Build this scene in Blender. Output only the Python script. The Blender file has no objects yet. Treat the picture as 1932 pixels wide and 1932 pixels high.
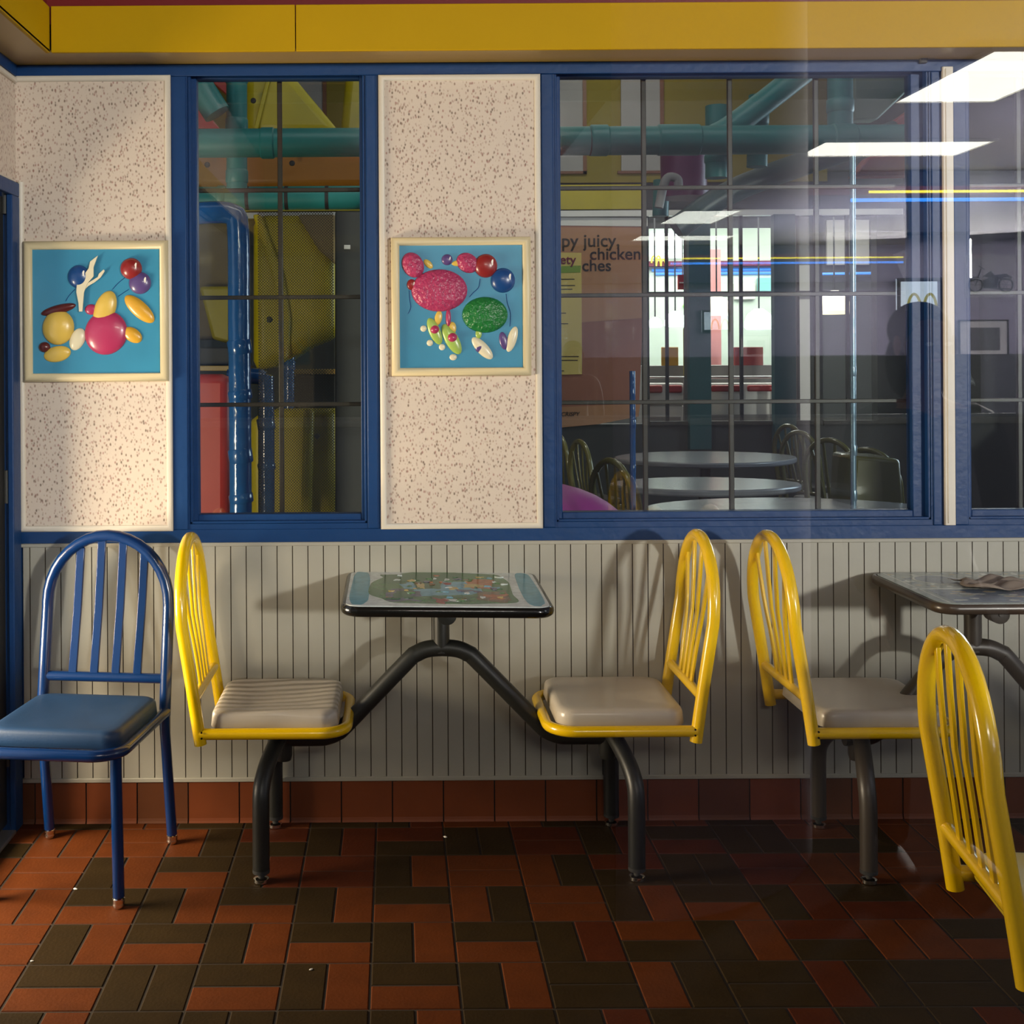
import bpy, math, random
from mathutils import Vector, Matrix
random.seed(7)
SC = bpy.context.scene
COL = SC.collection
PI = math.pi
# ------------------------------------------------------------------ camera
F = 2240.0; VX = 745.0; VY = 680.0; HC = 1.427; TH = 0.0062
cam_d = bpy.data.cameras.new('camera'); cam = bpy.data.objects.new('camera', cam_d); COL.objects.link(cam)
cam.location = (0, 0, HC)
cam.rotation_euler = (Matrix.Rotation(PI/2, 4, 'X') @ Matrix.Rotation(-TH, 4, 'Z')).to_euler()
cam_d.sensor_width = 36; cam_d.lens = 36*F/1932
cam_d.shift_x = (966-VX)/1932; cam_d.shift_y = -(966-VY)/1932
cam_d.clip_start = 0.02; cam_d.clip_end = 100
SC.camera = cam
SC.view_settings.view_transform = 'Standard'
SC.view_settings.look = 'None'
SC.view_settings.gamma = 1
SC.view_settings.exposure = -0.30
# ------------------------------------------------------------------ world
w = bpy.data.worlds.new('world'); SC.world = w; w.use_nodes = True
w.node_tree.nodes['Background'].inputs[0].default_value = (0.75, 0.85, 1, 1)
w.node_tree.nodes['Background'].inputs[1].default_value = 1.2
# ------------------------------------------------------------------ lamps of the room and added lights
def area(name, loc, target, sx, sy, power, color=(1, 1, 1)):
    l = bpy.data.lights.new(name, 'AREA'); l.shape = 'RECTANGLE'; l.size = sx; l.size_y = sy
    l.energy = power; l.color = color
    o = bpy.data.objects.new(name, l); COL.objects.link(o); o.location = loc
    o.rotation_euler = (Vector(target)-Vector(loc)).to_track_quat('-Z', 'Y').to_euler()
    return o
area('added_dining_fill', (0.55, -1.9, 2.68), (0.2, 3.7, 1.75), 1.45, 0.4, 60, (1, .92, .80))  # added fill for the front wall, set where no glass mirrors it
area('far_dining_key_light', (7.15, -8.0, 2.7), (0.9, 3.7, 1.5), 0.66, 0.5, 1650, (1, .93, .84))  # unseen key light from behind right, mirror image hidden by the post
area('doorway_daylight', (-2.1, 2.95, 0.80), (0.6, 3.0, -0.1), 0.8, 0.6, 210, (1, .80, .55))
area('added_haze_uplight', (5.2, -5.2, 2.3), (5.2, -5.2, 3), 2.2, 3.4, 150, (.80, .78, 1))  # added uplight, brightens the ceiling so the glass shows lavender haze
area('playroom_ceiling_light', (0.8, 6.6, 4.0), (0.6, 6.6, 0), 3.0, 2.0, 20, (1, .93, .8))
area('playroom_front_light', (0.6, 4.1, 3.6), (0.4, 7.5, 1.6), 2.4, 0.3, 15, (1, .95, .85))
area('playroom_window_daylight', (4.6, 6.8, 2.0), (1.5, 5.0, 2.0), 1.6, 1.6, 85, (.72, .88, 1))
area('added_poster_fill', (1.6, 7.9, 4.0), (1.6, 9.5, 1.7), 0.8, 0.4, 24, (1, .92, .82))  # added to brighten the poster, no fixture stands here
area('right_side_daylight', (3.7, 1.7, 1.7), (1.1, 2.2, .6), 0.6, 1.0, 9, (.92, .96, 1))  # added area for daylight from the right, no window is built
area('added_far_wall_fill', (6.2, -7.3, 2.9), (5.4, -9.2, 1.8), 1.2, 0.3, 60, (.95, .93, 1))  # added to brighten the far wall in the reflection
area('annex_ceiling_light', (2.9, 11.6, 2.9), (2.9, 12, 0), 4.5, 1.6, 260, (1, .97, .9))

# ------------------------------------------------------------------ helpers
def ray(px, py):
    dx = px-VX; dy = VY-py
    return (dx*math.cos(TH)+dy*math.sin(TH))/F, (dy*math.cos(TH)-dx*math.sin(TH))/F
def at(px, py, Y):
    a, b = ray(px, py)
    return Vector((a*Y, Y, HC+b*Y))
def XZ(px, py, Y):
    p = at(px, py, Y); return p.x, p.z
def lin(c):
    return tuple(((v/255)/12.92 if v/255 <= .04045 else ((v/255+.055)/1.055)**2.4) for v in c)
MATS = {}
def mat(name, col, rough=.5, metal=0, emit=None, es=0, noise=0, nscale=8, bump=0, bscale=60, coat=0, spec=.5):
    m = bpy.data.materials.new(name); m.use_nodes = True; MATS[name] = m
    nt = m.node_tree; b = nt.nodes['Principled BSDF']
    b.inputs['Base Color'].default_value = (*col, 1); b.inputs['Roughness'].default_value = rough
    b.inputs['Metallic'].default_value = metal; b.inputs['Coat Weight'].default_value = coat
    b.inputs['Specular IOR Level'].default_value = spec
    tc = nt.nodes.new('ShaderNodeTexCoord')
    if emit:
        b.inputs['Emission Color'].default_value = (*emit, 1); b.inputs['Emission Strength'].default_value = es
    n = nt.nodes.new('ShaderNodeTexNoise'); n.inputs['Scale'].default_value = nscale; n.inputs['Detail'].default_value = 5
    nt.links.new(tc.outputs['Object'], n.inputs['Vector'])
    k = noise if noise else .06
    mx = nt.nodes.new('ShaderNodeMix'); mx.data_type = 'RGBA'
    nt.links.new(n.outputs['Fac'], mx.inputs[0])
    mx.inputs[6].default_value = (*[v*(1-k) for v in col], 1); mx.inputs[7].default_value = (*[min(1, v*(1+k)) for v in col], 1)
    nt.links.new(mx.outputs[2], b.inputs['Base Color'])
    if bump:
        n2 = nt.nodes.new('ShaderNodeTexNoise'); n2.inputs['Scale'].default_value = bscale
        nt.links.new(tc.outputs['Object'], n2.inputs['Vector'])
        bp = nt.nodes.new('ShaderNodeBump'); bp.inputs['Strength'].default_value = bump; bp.inputs['Distance'].default_value = .01
        nt.links.new(n2.outputs['Fac'], bp.inputs['Height']); nt.links.new(bp.outputs[0], b.inputs['Normal'])
    return m
def glassmat(name, tint=(1, 1, 1), refl=.08, wavy=0.0):
    m = bpy.data.materials.new(name); m.use_nodes = True; nt = m.node_tree; nt.nodes.clear()
    out = nt.nodes.new('ShaderNodeOutputMaterial'); tr = nt.nodes.new('ShaderNodeBsdfTransparent'); tr.inputs[0].default_value = (*tint, 1)
    gl = nt.nodes.new('ShaderNodeBsdfGlossy'); gl.inputs['Roughness'].default_value = 0.0
    fr = nt.nodes.new('ShaderNodeLayerWeight'); fr.inputs[0].default_value = .5
    mr = nt.nodes.new('ShaderNodeMapRange'); mr.inputs[1].default_value = 0; mr.inputs[2].default_value = 1
    mr.inputs[3].default_value = refl; mr.inputs[4].default_value = 1
    pw = nt.nodes.new('ShaderNodeMath'); pw.operation = 'POWER'; pw.inputs[1].default_value = 5
    nt.links.new(fr.outputs['Facing'], pw.inputs[0]); nt.links.new(pw.outputs[0], mr.inputs[0])
    mx = nt.nodes.new('ShaderNodeMixShader')
    nt.links.new(mr.outputs[0], mx.inputs[0]); nt.links.new(tr.outputs[0], mx.inputs[1]); nt.links.new(gl.outputs[0], mx.inputs[2])
    if wavy:
        tc = nt.nodes.new('ShaderNodeTexCoord'); n = nt.nodes.new('ShaderNodeTexNoise'); n.inputs['Scale'].default_value = 2.5
        bp = nt.nodes.new('ShaderNodeBump'); bp.inputs['Strength'].default_value = wavy; bp.inputs['Distance'].default_value = .02
        nt.links.new(tc.outputs['Object'], n.inputs['Vector']); nt.links.new(n.outputs['Fac'], bp.inputs['Height'])
        nt.links.new(bp.outputs[0], gl.inputs['Normal'])
    nt.links.new(mx.outputs[0], out.inputs[0]); MATS[name] = m
    return m
def flecked(name):
    m = mat(name, (.64, .545, .455), .6)
    nt = m.node_tree; b = nt.nodes['Principled BSDF']; L = nt.links
    tc = nt.nodes.new('ShaderNodeTexCoord')
    cur = None
    base = nt.nodes.new('ShaderNodeRGB'); base.outputs[0].default_value = (.64, .545, .455, 1); cur = base.outputs[0]
    for i, (ang, sc, thr, col) in enumerate([(.5, 80, .22, (.14, .09, .065)), (-.9, 88, .24, (.25, .16, .12)), (1.3, 92, .25, (.44, .32, .27)), (2.2, 85, .22, (.36, .19, .16)), (.9, 99, .21, (.40, .29, .22))]):
        mp = nt.nodes.new('ShaderNodeMapping'); mp.inputs['Rotation'].default_value = (0, ang, 0); mp.inputs['Scale'].default_value = (1, 0.001, .62)
        mp.inputs['Location'].default_value = (i*3.1, 0, i*1.7)
        L.new(tc.outputs['Object'], mp.inputs[0])
        v = nt.nodes.new('ShaderNodeTexVoronoi'); v.inputs['Scale'].default_value = sc; v.inputs['Randomness'].default_value = 1
        L.new(mp.outputs[0], v.inputs['Vector'])
        mr = nt.nodes.new('ShaderNodeMapRange'); mr.inputs[1].default_value = thr*.6; mr.inputs[2].default_value = thr*1.3; mr.inputs[3].default_value = .85; mr.inputs[4].default_value = 0
        L.new(v.outputs['Distance'], mr.inputs[0])
        sp = nt.nodes.new('ShaderNodeSeparateColor'); L.new(v.outputs['Color'], sp.inputs[0])
        gt = nt.nodes.new('ShaderNodeMath'); gt.operation = 'GREATER_THAN'; gt.inputs[1].default_value = .35; L.new(sp.outputs[0], gt.inputs[0])
        ml = nt.nodes.new('ShaderNodeMath'); ml.operation = 'MULTIPLY'; L.new(mr.outputs[0], ml.inputs[0]); L.new(gt.outputs[0], ml.inputs[1])
        mx = nt.nodes.new('ShaderNodeMix'); mx.data_type = 'RGBA'; L.new(ml.outputs[0], mx.inputs[0]); L.new(cur, mx.inputs[6]); mx.inputs[7].default_value = (*col, 1)
        cur = mx.outputs[2]
    L.new(cur, b.inputs['Base Color'])
    return m
def netmat(name):
    m = bpy.data.materials.new(name); m.use_nodes = True; nt = m.node_tree; L = nt.links
    b = nt.nodes['Principled BSDF']; b.inputs['Base Color'].default_value = (.03, .03, .025, 1)
    tc = nt.nodes.new('ShaderNodeTexCoord'); fac = []
    for a in (PI/4, -PI/4):
        mp = nt.nodes.new('ShaderNodeMapping'); mp.inputs['Rotation'].default_value = (0, a, 0); L.new(tc.outputs['Object'], mp.inputs[0])
        wv = nt.nodes.new('ShaderNodeTexWave'); wv.inputs['Scale'].default_value = 40; wv.wave_profile = 'SIN'; L.new(mp.outputs[0], wv.inputs['Vector'])
        gt = nt.nodes.new('ShaderNodeMath'); gt.operation = 'GREATER_THAN'; gt.inputs[1].default_value = .78; L.new(wv.outputs['Fac'], gt.inputs[0]); fac.append(gt)
    mxm = nt.nodes.new('ShaderNodeMath'); mxm.operation = 'MAXIMUM'; L.new(fac[0].outputs[0], mxm.inputs[0]); L.new(fac[1].outputs[0], mxm.inputs[1])
    L.new(mxm.outputs[0], b.inputs['Alpha']); MATS[name] = m
    return m

class MB:
    def __init__(s): s.v = []; s.f = []; s.m = []; s.sm = []
    def add(s, vs, fs, mi=0, smooth=False):
        n = len(s.v); s.v += [tuple(v) for v in vs]
        for f in fs: s.f.append(tuple(n+i for i in f)); s.m.append(mi); s.sm.append(smooth)
        return s
    def box(s, x0, x1, y0, y1, z0, z1, mi=0, M=None):
        vs = [Vector((x, y, z)) for x in (x0, x1) for y in (y0, y1) for z in (z0, z1)]
        if M: vs = [M @ v for v in vs]
        return s.add(vs, [(0, 1, 3, 2), (4, 6, 7, 5), (0, 4, 5, 1), (2, 3, 7, 6), (0, 2, 6, 4), (1, 5, 7, 3)], mi)
    def tube(s, pts, r, n=14, mi=0, cap=True, closed=False, smooth_n=0):
        pts = [Vector(p) for p in pts]
        if smooth_n: pts = smooth_path(pts, smooth_n, closed)
        rs = r if isinstance(r, (list, tuple)) else [r]*len(pts)
        if len(rs) != len(pts): rs = [rs[0]+(rs[-1]-rs[0])*i/(len(pts)-1) for i in range(len(pts))]
        up = None; vs = []; N = len(pts)
        for i, p in enumerate(pts):
            a = pts[(i-1) % N] if (i or closed) else p; b = pts[(i+1) % N] if (i < N-1 or closed) else p
            t = (b-a).normalized()
            if up is None:
                up = t.orthogonal().normalized()
            up = (up-t*up.dot(t)).normalized(); sd = t.cross(up)
            for k in range(n):
                an = 2*PI*k/n; vs.append(p+(up*math.cos(an)+sd*math.sin(an))*rs[i])
        fs = []
        for i in range(N if closed else N-1):
            j = (i+1) % N
            for k in range(n): fs.append((i*n+k, i*n+(k+1) % n, j*n+(k+1) % n, j*n+k))
        s.add(vs, fs, mi, True)
        if cap and not closed:
            base = len(s.v)-len(vs)
            s.f.append(tuple(base+k for k in range(n))[::-1]); s.m.append(mi); s.sm.append(False)
            s.f.append(tuple(base+(N-1)*n+k for k in range(n))); s.m.append(mi); s.sm.append(False)
        return s
    def lathe(s, prof, c, axis=(0, 0, 1), n=24, mi=0):
        ax = Vector(axis).normalized(); u = ax.orthogonal().normalized(); v = ax.cross(u); c = Vector(c); vs = []
        for (r, h) in prof:
            for k in range(n):
                a = 2*PI*k/n; vs.append(c+ax*h+(u*math.cos(a)+v*math.sin(a))*max(r, 1e-5))
        fs = []
        for i in range(len(prof)-1):
            for k in range(n): fs.append((i*n+k, i*n+(k+1) % n, (i+1)*n+(k+1) % n, (i+1)*n+k))
        fs.append(tuple(range(n))[::-1]); fs.append(tuple((len(prof)-1)*n+k for k in range(n)))
        return s.add(vs, fs, mi, True)
    def ell(s, c, rx, ry, rz, mi=0, n=20, m=12):
        c = Vector(c); vs = []; fs = []
        for i in range(m+1):
            t = PI*i/m
            for k in range(n):
                a = 2*PI*k/n; vs.append(c+Vector((rx*math.sin(t)*math.cos(a), ry*math.sin(t)*math.sin(a), rz*math.cos(t))))
        for i in range(m):
            for k in range(n): fs.append((i*n+k, i*n+(k+1) % n, (i+1)*n+(k+1) % n, (i+1)*n+k))
        return s.add(vs, fs, mi, True)
    def prism(s, poly, d0, d1, plane='xz', mi=0, M=None):
        # poly in 2D, extruded from d0 to d1 along the third axis
        def P(a, b, d): return Vector((a, d, b)) if plane == 'xz' else (Vector((a, b, d)) if plane == 'xy' else Vector((d, a, b)))
        n = len(poly); vs = [P(a, b, d0) for a, b in poly]+[P(a, b, d1) for a, b in poly]
        if M: vs = [M @ v for v in vs]
        fs = [tuple(range(n)), tuple(range(2*n-1, n-1, -1))]+[(i, n+i, n+(i+1) % n, (i+1) % n) for i in range(n)]
        return s.add(vs, fs, mi)
    def build(s, name, mats, parent=None, bevel=0, segs=2, sharp=40, sub=0):
        me = bpy.data.meshes.new(name); me.from_pydata(s.v, [], s.f); 
        if not isinstance(mats, (list, tuple)): mats = [mats]
        for m in mats: me.materials.append(MATS[m] if isinstance(m, str) else m)
        me.polygons.foreach_set('material_index', s.m)
        me.validate(); me.update()
        import bmesh
        bm = bmesh.new(); bm.from_mesh(me); bmesh.ops.recalc_face_normals(bm, faces=bm.faces); bm.to_mesh(me); bm.free()
        if bevel or any(s.sm):
            me.shade_smooth(); me.set_sharp_from_angle(angle=math.radians(sharp))
        o = bpy.data.objects.new(name, me); COL.objects.link(o)
        if parent: o.parent = parent
        if bevel:
            b = o.modifiers.new('bevel', 'BEVEL'); b.width = bevel; b.segments = segs; b.limit_method = 'ANGLE'; b.angle_limit = math.radians(35)
        if sub:
            b = o.modifiers.new('sub', 'SUBSURF'); b.levels = sub; b.render_levels = sub
        return o
def smooth_path(pts, n, closed=False):
    out = []; N = len(pts)
    rng = range(N) if closed else range(N-1)
    for i in rng:
        p1 = pts[i]; p2 = pts[(i+1) % N]
        p0 = pts[(i-1) % N] if (i > 0 or closed) else p1+(p1-p2)
        p3 = pts[(i+2) % N] if (i < N-2 or closed) else p2+(p2-p1)
        for k in range(n):
            t = k/n
            out.append(.5*((2*p1)+(p2-p0)*t+(2*p0-5*p1+4*p2-p3)*t*t+(3*p1-p0-3*p2+p3)*t**3))
    if not closed: out.append(pts[-1])
    return out
def rrect(x0, x1, y0, y1, r, n=6):
    out = []
    for cx, cy, a in ((x1-r, y1-r, 0), (x0+r, y1-r, PI/2), (x0+r, y0+r, PI), (x1-r, y0+r, 1.5*PI)):
        for k in range(n+1): out.append((cx+r*math.cos(a+PI/2*k/n), cy+r*math.sin(a+PI/2*k/n)))
    return out
def thing(name, label, cat, loc=(0, 0, 0), rz=0, group=None):
    o = bpy.data.objects.new(name, None); COL.objects.link(o); o.location = loc; o.rotation_euler = (0, 0, rz)
    o.empty_display_size = .1
    return tag(o, label, cat, group)
def tag(o, label, cat, group=None):
    o['label'] = label; o['category'] = cat
    if group: o['group'] = group
    return o
def struct(o, label=None, cat=None):
    o['kind'] = 'structure'
    if label: o['label'] = label
    if cat: o['category'] = cat
    return o
def copy_tree(o, parent=None):
    c = o.copy(); COL.objects.link(c)
    if parent: c.parent = parent
    for ch in [x for x in bpy.data.objects if x.parent == o]: copy_tree(ch, c)
    return c
def text_mesh(name, body, size, M, mname, parent=None, depth=.002, bold=False, shear=0):
    cu = bpy.data.curves.new(name, 'FONT'); cu.body = body; cu.size = size; cu.extrude = depth; cu.align_x = 'LEFT'
    cu.offset = .012*size if bold else 0; cu.shear = shear
    t = bpy.data.objects.new(name, cu); COL.objects.link(t)
    bpy.context.view_layer.update()
    me = bpy.data.meshes.new_from_object(t.evaluated_get(bpy.context.evaluated_depsgraph_get()))
    bpy.data.objects.remove(t); me.name = name
    me.transform(M); me.materials.clear(); me.materials.append(MATS[mname])
    o = bpy.data.objects.new(name, me); COL.objects.link(o)
    if parent: o.parent = parent
    return o
UP = Matrix.Rotation(PI/2, 4, 'X')

# ------------------------------------------------------------------ materials
mat('blue_paint', (.005, .040, .145), .42, noise=.12, bump=.12, bscale=40, spec=.3)
mat('blue_metal', (.002, .022, .10), .22, coat=.3, noise=.08)
mat('blue_seat', (.012, .044, .115), .45, noise=.15, bump=.05, bscale=200)
mat('yellow_soffit', (.50, .30, .0), .6, noise=.08, nscale=3, spec=.15)
mat('tan_soffit', (.38, .25, .06), .3, noise=.08)
mat('red_fascia', (.16, .003, .003), .5)
mat('red_paint', (.40, .02, .015), .45)
mat('white_trim', (.66, .61, .52), .4, noise=.05)
flecked('fleck')
mat('bead', (.35, .34, .288), .45, noise=.12, nscale=4)
mat('bead_groove', (.10, .075, .045), .8)
mat('terracotta', (.088, .021, .0032), .65, noise=.3, nscale=14, bump=.1, bscale=120, spec=.12)
mat('terracotta_red', (.062, .012, .0025), .65, noise=.3, nscale=14, bump=.1, bscale=120, spec=.12)
mat('brown_tile', (.024, .0135, .0032), .65, noise=.3, nscale=14, bump=.1, bscale=120, spec=.12)
mat('grout', (.018, .011, .006), .9, noise=.3)
mat('base_tile', (.14, .034, .009), .5, spec=.25, noise=.25, nscale=10)
mat('yellow_metal', (.80, .51, .002), .22, coat=.5, noise=.06)
mat('yellow_seat', (.55, .40, .01), .4)
mat('seat_plastic', (.52, .47, .39), .28, noise=.05, bump=.06, bscale=14)
m_ = mat('seat_ribbed', (.52, .47, .39), .28, noise=.05)
nt = m_.node_tree; tc = nt.nodes.new('ShaderNodeTexCoord'); mp = nt.nodes.new('ShaderNodeMapping'); mp.inputs['Rotation'].default_value = (0, 0, 1.45)
wv = nt.nodes.new('ShaderNodeTexWave'); wv.inputs['Scale'].default_value = 7.5; wv.inputs['Distortion'].default_value = 2.2; wv.inputs['Detail Scale'].default_value = .6; wv.inputs['Detail'].default_value = .5
bp = nt.nodes.new('ShaderNodeBump'); bp.inputs['Strength'].default_value = .7; bp.inputs['Distance'].default_value = .01
nt.links.new(tc.outputs['Object'], mp.inputs[0]); nt.links.new(mp.outputs[0], wv.inputs['Vector']); nt.links.new(wv.outputs['Fac'], bp.inputs['Height']); nt.links.new(bp.outputs[0], nt.nodes['Principled BSDF'].inputs['Normal'])
mat('black_metal', (.012, .013, .011), .42, noise=.2)
mat('brown_metal', (.042, .033, .025), .42, noise=.2)
mat('black_edge', (.006, .006, .005), .14)
mat('brown_edge', (.05, .035, .025), .3)
mat('chrome', (.8, .76, .7), .12, metal=1)
mat('rubber', (.02, .02, .02), .8)
mat('cream_frame', (.66, .56, .34), .4, noise=.05)
mat('sky_blue', (.035, .24, .40), .35, noise=.15, nscale=10)
for n, c in dict(b_blue=(.01, .06, .22), b_red=(.26, .02, .02), b_purple=(.10, .06, .20), b_pink=(.42, .035, .11), b_green=(.01, .16, .03),
                 b_yellow=(.70, .48, .09), b_cream=(.75, .68, .48), b_brown=(.10, .015, .015), b_lime=(.35, .5, .1), b_dark=(.03, .05, .09), b_orange=(.65, .35, .03)).items():
    mat(n, c, .3, noise=.1, nscale=30, coat=.2)
mat('b_white', (.85, .82, .75), .3)
mat('teal', (.012, .175, .17), .42, noise=.15)
mat('teal_dark', (.01, .07, .08), .5)
mat('dark_band', (.01, .012, .014), .6)
mat('blue_pipe', (.015, .09, .28), .18, coat=.6, noise=.2, nscale=20, bump=.5, bscale=18)
mat('play_yellow', (.42, .34, .006), .38, noise=.12)
mat('play_orange', (.26, .10, .002), .45, noise=.1)
mat('play_red', (.34, .03, .025), .4, noise=.1)
mat('play_magenta', (.34, .04, .26), .4)
mat('wall_olive', (.17, .13, .006), .7)
mat('grey_panel', (.26, .25, .24), .7)
mat('brown_frame', (.13, .045, .015), .5)
mat('dark_grey', (.05, .052, .05), .6)
mat('muntin_brown', (.035, .025, .018), .4)
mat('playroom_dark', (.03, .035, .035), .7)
mat('aluminium', (.5, .5, .5), .35, metal=.8)
mat('dark_door', (.03, .03, .028), .4)
mat('poster_orange', (.42, .21, .11), .5, noise=.15, nscale=2)
mat('poster_rose', (.30, .12, .08), .5, noise=.3, nscale=2)
mat('poster_yellow', (.62, .48, .15), .5)
mat('ink', (.03, .02, .02), .6)
mat('green_ink', (.2, .3, .05), .6)
mat('black_wall', (.012, .012, .013), .8)
mat('dining_floor', (.008, .008, .009), .9, spec=.03)
mat('haze_fade_paint', (.22, .21, .28), .8)
mat('lavender_wall', (.32, .30, .40), .7)
mat('ceiling_white', (.55, .52, .60), .8)
mat('dining_wall', (.40, .40, .46), .7)
mat('maroon', (.15, .02, .05), .5)
mat('navy', (.01, .015, .06), .4)
mat('teal_glass', (.25, .6, .6), .3)
mat('play_yellow2', (.7, .65, .2), .5)
mat('white_lam', (.72, .70, .66), .25)
mat('annex_pale', (.60, .72, .62), .6)
mat('silver_blue', (.35, .50, .62), .25, metal=.6)
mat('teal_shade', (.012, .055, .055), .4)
mat('tube_magenta', (.10, .004, .06), .4)
mat('green_grey', (.10, .16, .11), .6)
mat('tan_cloth', (.20, .15, .07), .8)
mat('table_grey', (.20, .20, .22), .25)
mat('light_panel', (.9, .9, .85), .5, emit=(1, .97, .86), es=10)
mat('neon_blue', (.1, .3, .8), .3, emit=(.02, .25, 1), es=9)
mat('neon_blue_far', (.1, .3, .8), .3, emit=(.02, .22, 1), es=1.1)
mat('neon_yellow', (.8, .8, .1), .3, emit=(1, .85, .02), es=8)
mat('neon_yellow_far', (.8, .8, .1), .3, emit=(1, .8, .02), es=1.1)
mat('neon_green', (.3, .9, .1), .3, emit=(.4, 1, .1), es=.8)
mat('lamp_glow', (1, 1, 1), .3, emit=(.85, 1, .97), es=3.2)
mat('lamp_warm', (1, 1, 1), .3, emit=(1, .8, .45), es=2.6)
mat('sky_glow', (1, 1, 1), .3, emit=(.75, .9, 1), es=4)
glassmat('window_glass', (.93, .96, .95), .075, .0)
glassmat('pane_glass', (.97, .98, .98), .08)
glassmat('door_glass', (.9, .9, .9), .08)
netmat('net')

YW = 3.684
def wx(px, py=900): return at(px, py, YW).x
def wz(py, px=850): return at(px, py, YW).z
XL = at(27, 150, YW).x          # left corner
Z_SILL = wz(986); Z_HEAD = wz(126); Z_RAIL = wz(1023); Z_BASE = wz(1465); Z_SOF = wz(118)
XR = 4.6
# ------------------------------------------------------------------ floor
GX = .1385; S = .2035; GY = 3.425
tiles = MB()
tab = {  # (col,row): two tiles, o orange r red d dark; H: far,near  V: left,right
 0: {-1:'oo',0:'do',1:'dd',2:'dd',3:'dd',4:'do',5:'dd',6:'dr',7:'dd',8:'dr'},
 1: {-1:'oo',0:'do',1:'dd',2:'do',3:'do',4:'do',5:'do',6:'dd',7:'od',8:'dd',9:'rd'},
 2: {-2:'oo',-1:'oo',0:'do',1:'do',2:'do',3:'do',4:'do',5:'do',6:'dr',7:'od',8:'do',9:'rd'},
 3: {-2:'oo',-1:'oo',0:'do',1:'do',2:'do',3:'do',4:'do',5:'od',6:'oo',7:'do',8:'do',9:'dr'},
 4: {-2:'oo',-1:'oo',0:'do',1:'do',2:'dr',3:'rr',4:'do',5:'oo',6:'od',7:'rd',8:'dd',9:'rr'},
 5: {-2:'od',-1:'oo',0:'oo',1:'od',2:'rd',3:'dr',4:'rd',5:'dd',6:'rr',7:'dr',8:'dr',9:'dd'}}
rt = random.Random(3)
zc = -.0015
for r in range(-16, 7):
    for c in range(-4, 20):
        xa = GX+(c-5)*S; ya = GY-(5-r)*S      # near edge of row r
        xb = xa+S; yb = ya+S
        if xa > XR: continue
        yb = min(yb, YW); 
        if ya >= YW: continue
        xa = max(xa, XL-.25)
        if xb <= xa: continue
        code = tab.get(r, {}).get(c) or rt.choice(['do', 'oo', 'dd', 'dr', 'od'])
        g = .0022
        idx = {'o': 0, 'r': 1, 'd': 2}
        if (c+r) % 2 == 0:
            xm = xa+S/2
            parts = [(xa, min(xm, xb), ya, yb, code[0]), (xm, xb, ya, yb, code[1])]
        else:
            ym = ya+S/2
            parts = [(xa, xb, min(ym, yb), yb, code[0]), (xa, xb, ya, min(ym, yb), code[1])]
        for (a, b, p, q, k) in parts:
            if b-a < .01 or q-p < .01: continue
            dz = rt.uniform(-.0006, 0)
            M_ = [(a+g, p+g), (b-g, p+g), (b-g, q-g), (a+g, q-g)]; e = .0025
            I_ = [(a+g+e, p+g+e), (b-g-e, p+g+e), (b-g-e, q-g-e), (a+g+e, q-g-e)]
            vs = [(x, y, -.0028) for x, y in M_]+[(x, y, dz) for x, y in I_]
            tiles.add(vs, [(4, 5, 6, 7), (0, 1, 5, 4), (1, 2, 6, 5), (2, 3, 7, 6), (3, 0, 4, 7)], idx[k])
fl = tiles.build('floor', ['terracotta', 'terracotta_red', 'brown_tile'])
struct(fl)
g_ = MB().box(XL-.3, XR+.1, .1, YW+.05, -.06, -.0025).build('grout_bed', 'grout', fl)

# ------------------------------------------------------------------ front wall with its openings
OP = [(wx(358), wx(692.5)), (wx(1050), wx(1757)), (wx(1828), wx(1828)+1.15)]
wf = MB()
T = .13
wf.box(XL-.2, XR, YW, YW+T, 0, Z_SILL)
wf.box(XL-.2, XR, YW, YW+T, Z_HEAD, 3.25)
xs = XL-.2
for a, b in OP:
    wf.box(xs, a, YW, YW+T, Z_SILL, Z_HEAD); xs = b
wf.box(xs, XR, YW, YW+T, Z_SILL, Z_HEAD)
wall = wf.build('wall_front', 'blue_paint'); struct(wall)
# rail standing slightly proud with routed lines
rl = MB()
rl.box(XL, XR, YW-.006, YW+.001, wz(1022), wz(996))
rl.box(XL, XR, YW-.006, YW+.001, wz(141), wz(119))
rl.build('rail', 'blue_paint', wall, bevel=.002)
for i, (a, b) in enumerate([(327, 355), (694, 713), (1025, 1047), (1760, 1776), (1801, 1826)]):
    MB().box(wx(a), wx(b), YW-.005, YW+.001, wz(996), wz(141)).build('post', 'blue_paint', wall, bevel=.0025)
# beadboard : boards with V grooves
bd = MB(); p = 29.07/608
x0 = wx(1744.4, 1060)
n0 = int(math.floor((x0-XL)/p)); xs = x0-n0*p
za, zb = Z_BASE, wz(1021)
yf = YW-.010
xx = xs-p
pts = []
while xx < XR:
    a = max(xx, XL+.02); b = xx+p
    if b > a+.004:
        g = .0015
        bd.add([(a+g, yf, za), (b-g, yf, za), (b-g, yf, zb), (a+g, yf, zb)], [(0, 1, 2, 3)])
        bd.add([(b-g, yf, za), (b, yf+.006, za), (b, yf+.006, zb), (b-g, yf, zb)], [(0, 1, 2, 3)], 1)
        bd.add([(b, yf+.006, za), (b+g, yf, za), (b+g, yf, zb), (b, yf+.006, zb)], [(0, 1, 2, 3)], 1)
    xx += p
bo = bd.build('beadboard_panelling', ['bead', 'bead_groove'], wall)
tr = MB().box(XL+.015, XR, yf-.004, YW, wz(1470), wz(1462)).box(XL+.015, XR, yf-.004, YW, wz(1027), wz(1020))
tr.build('edge_strip', 'bead', wall, bevel=.002)
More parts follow.
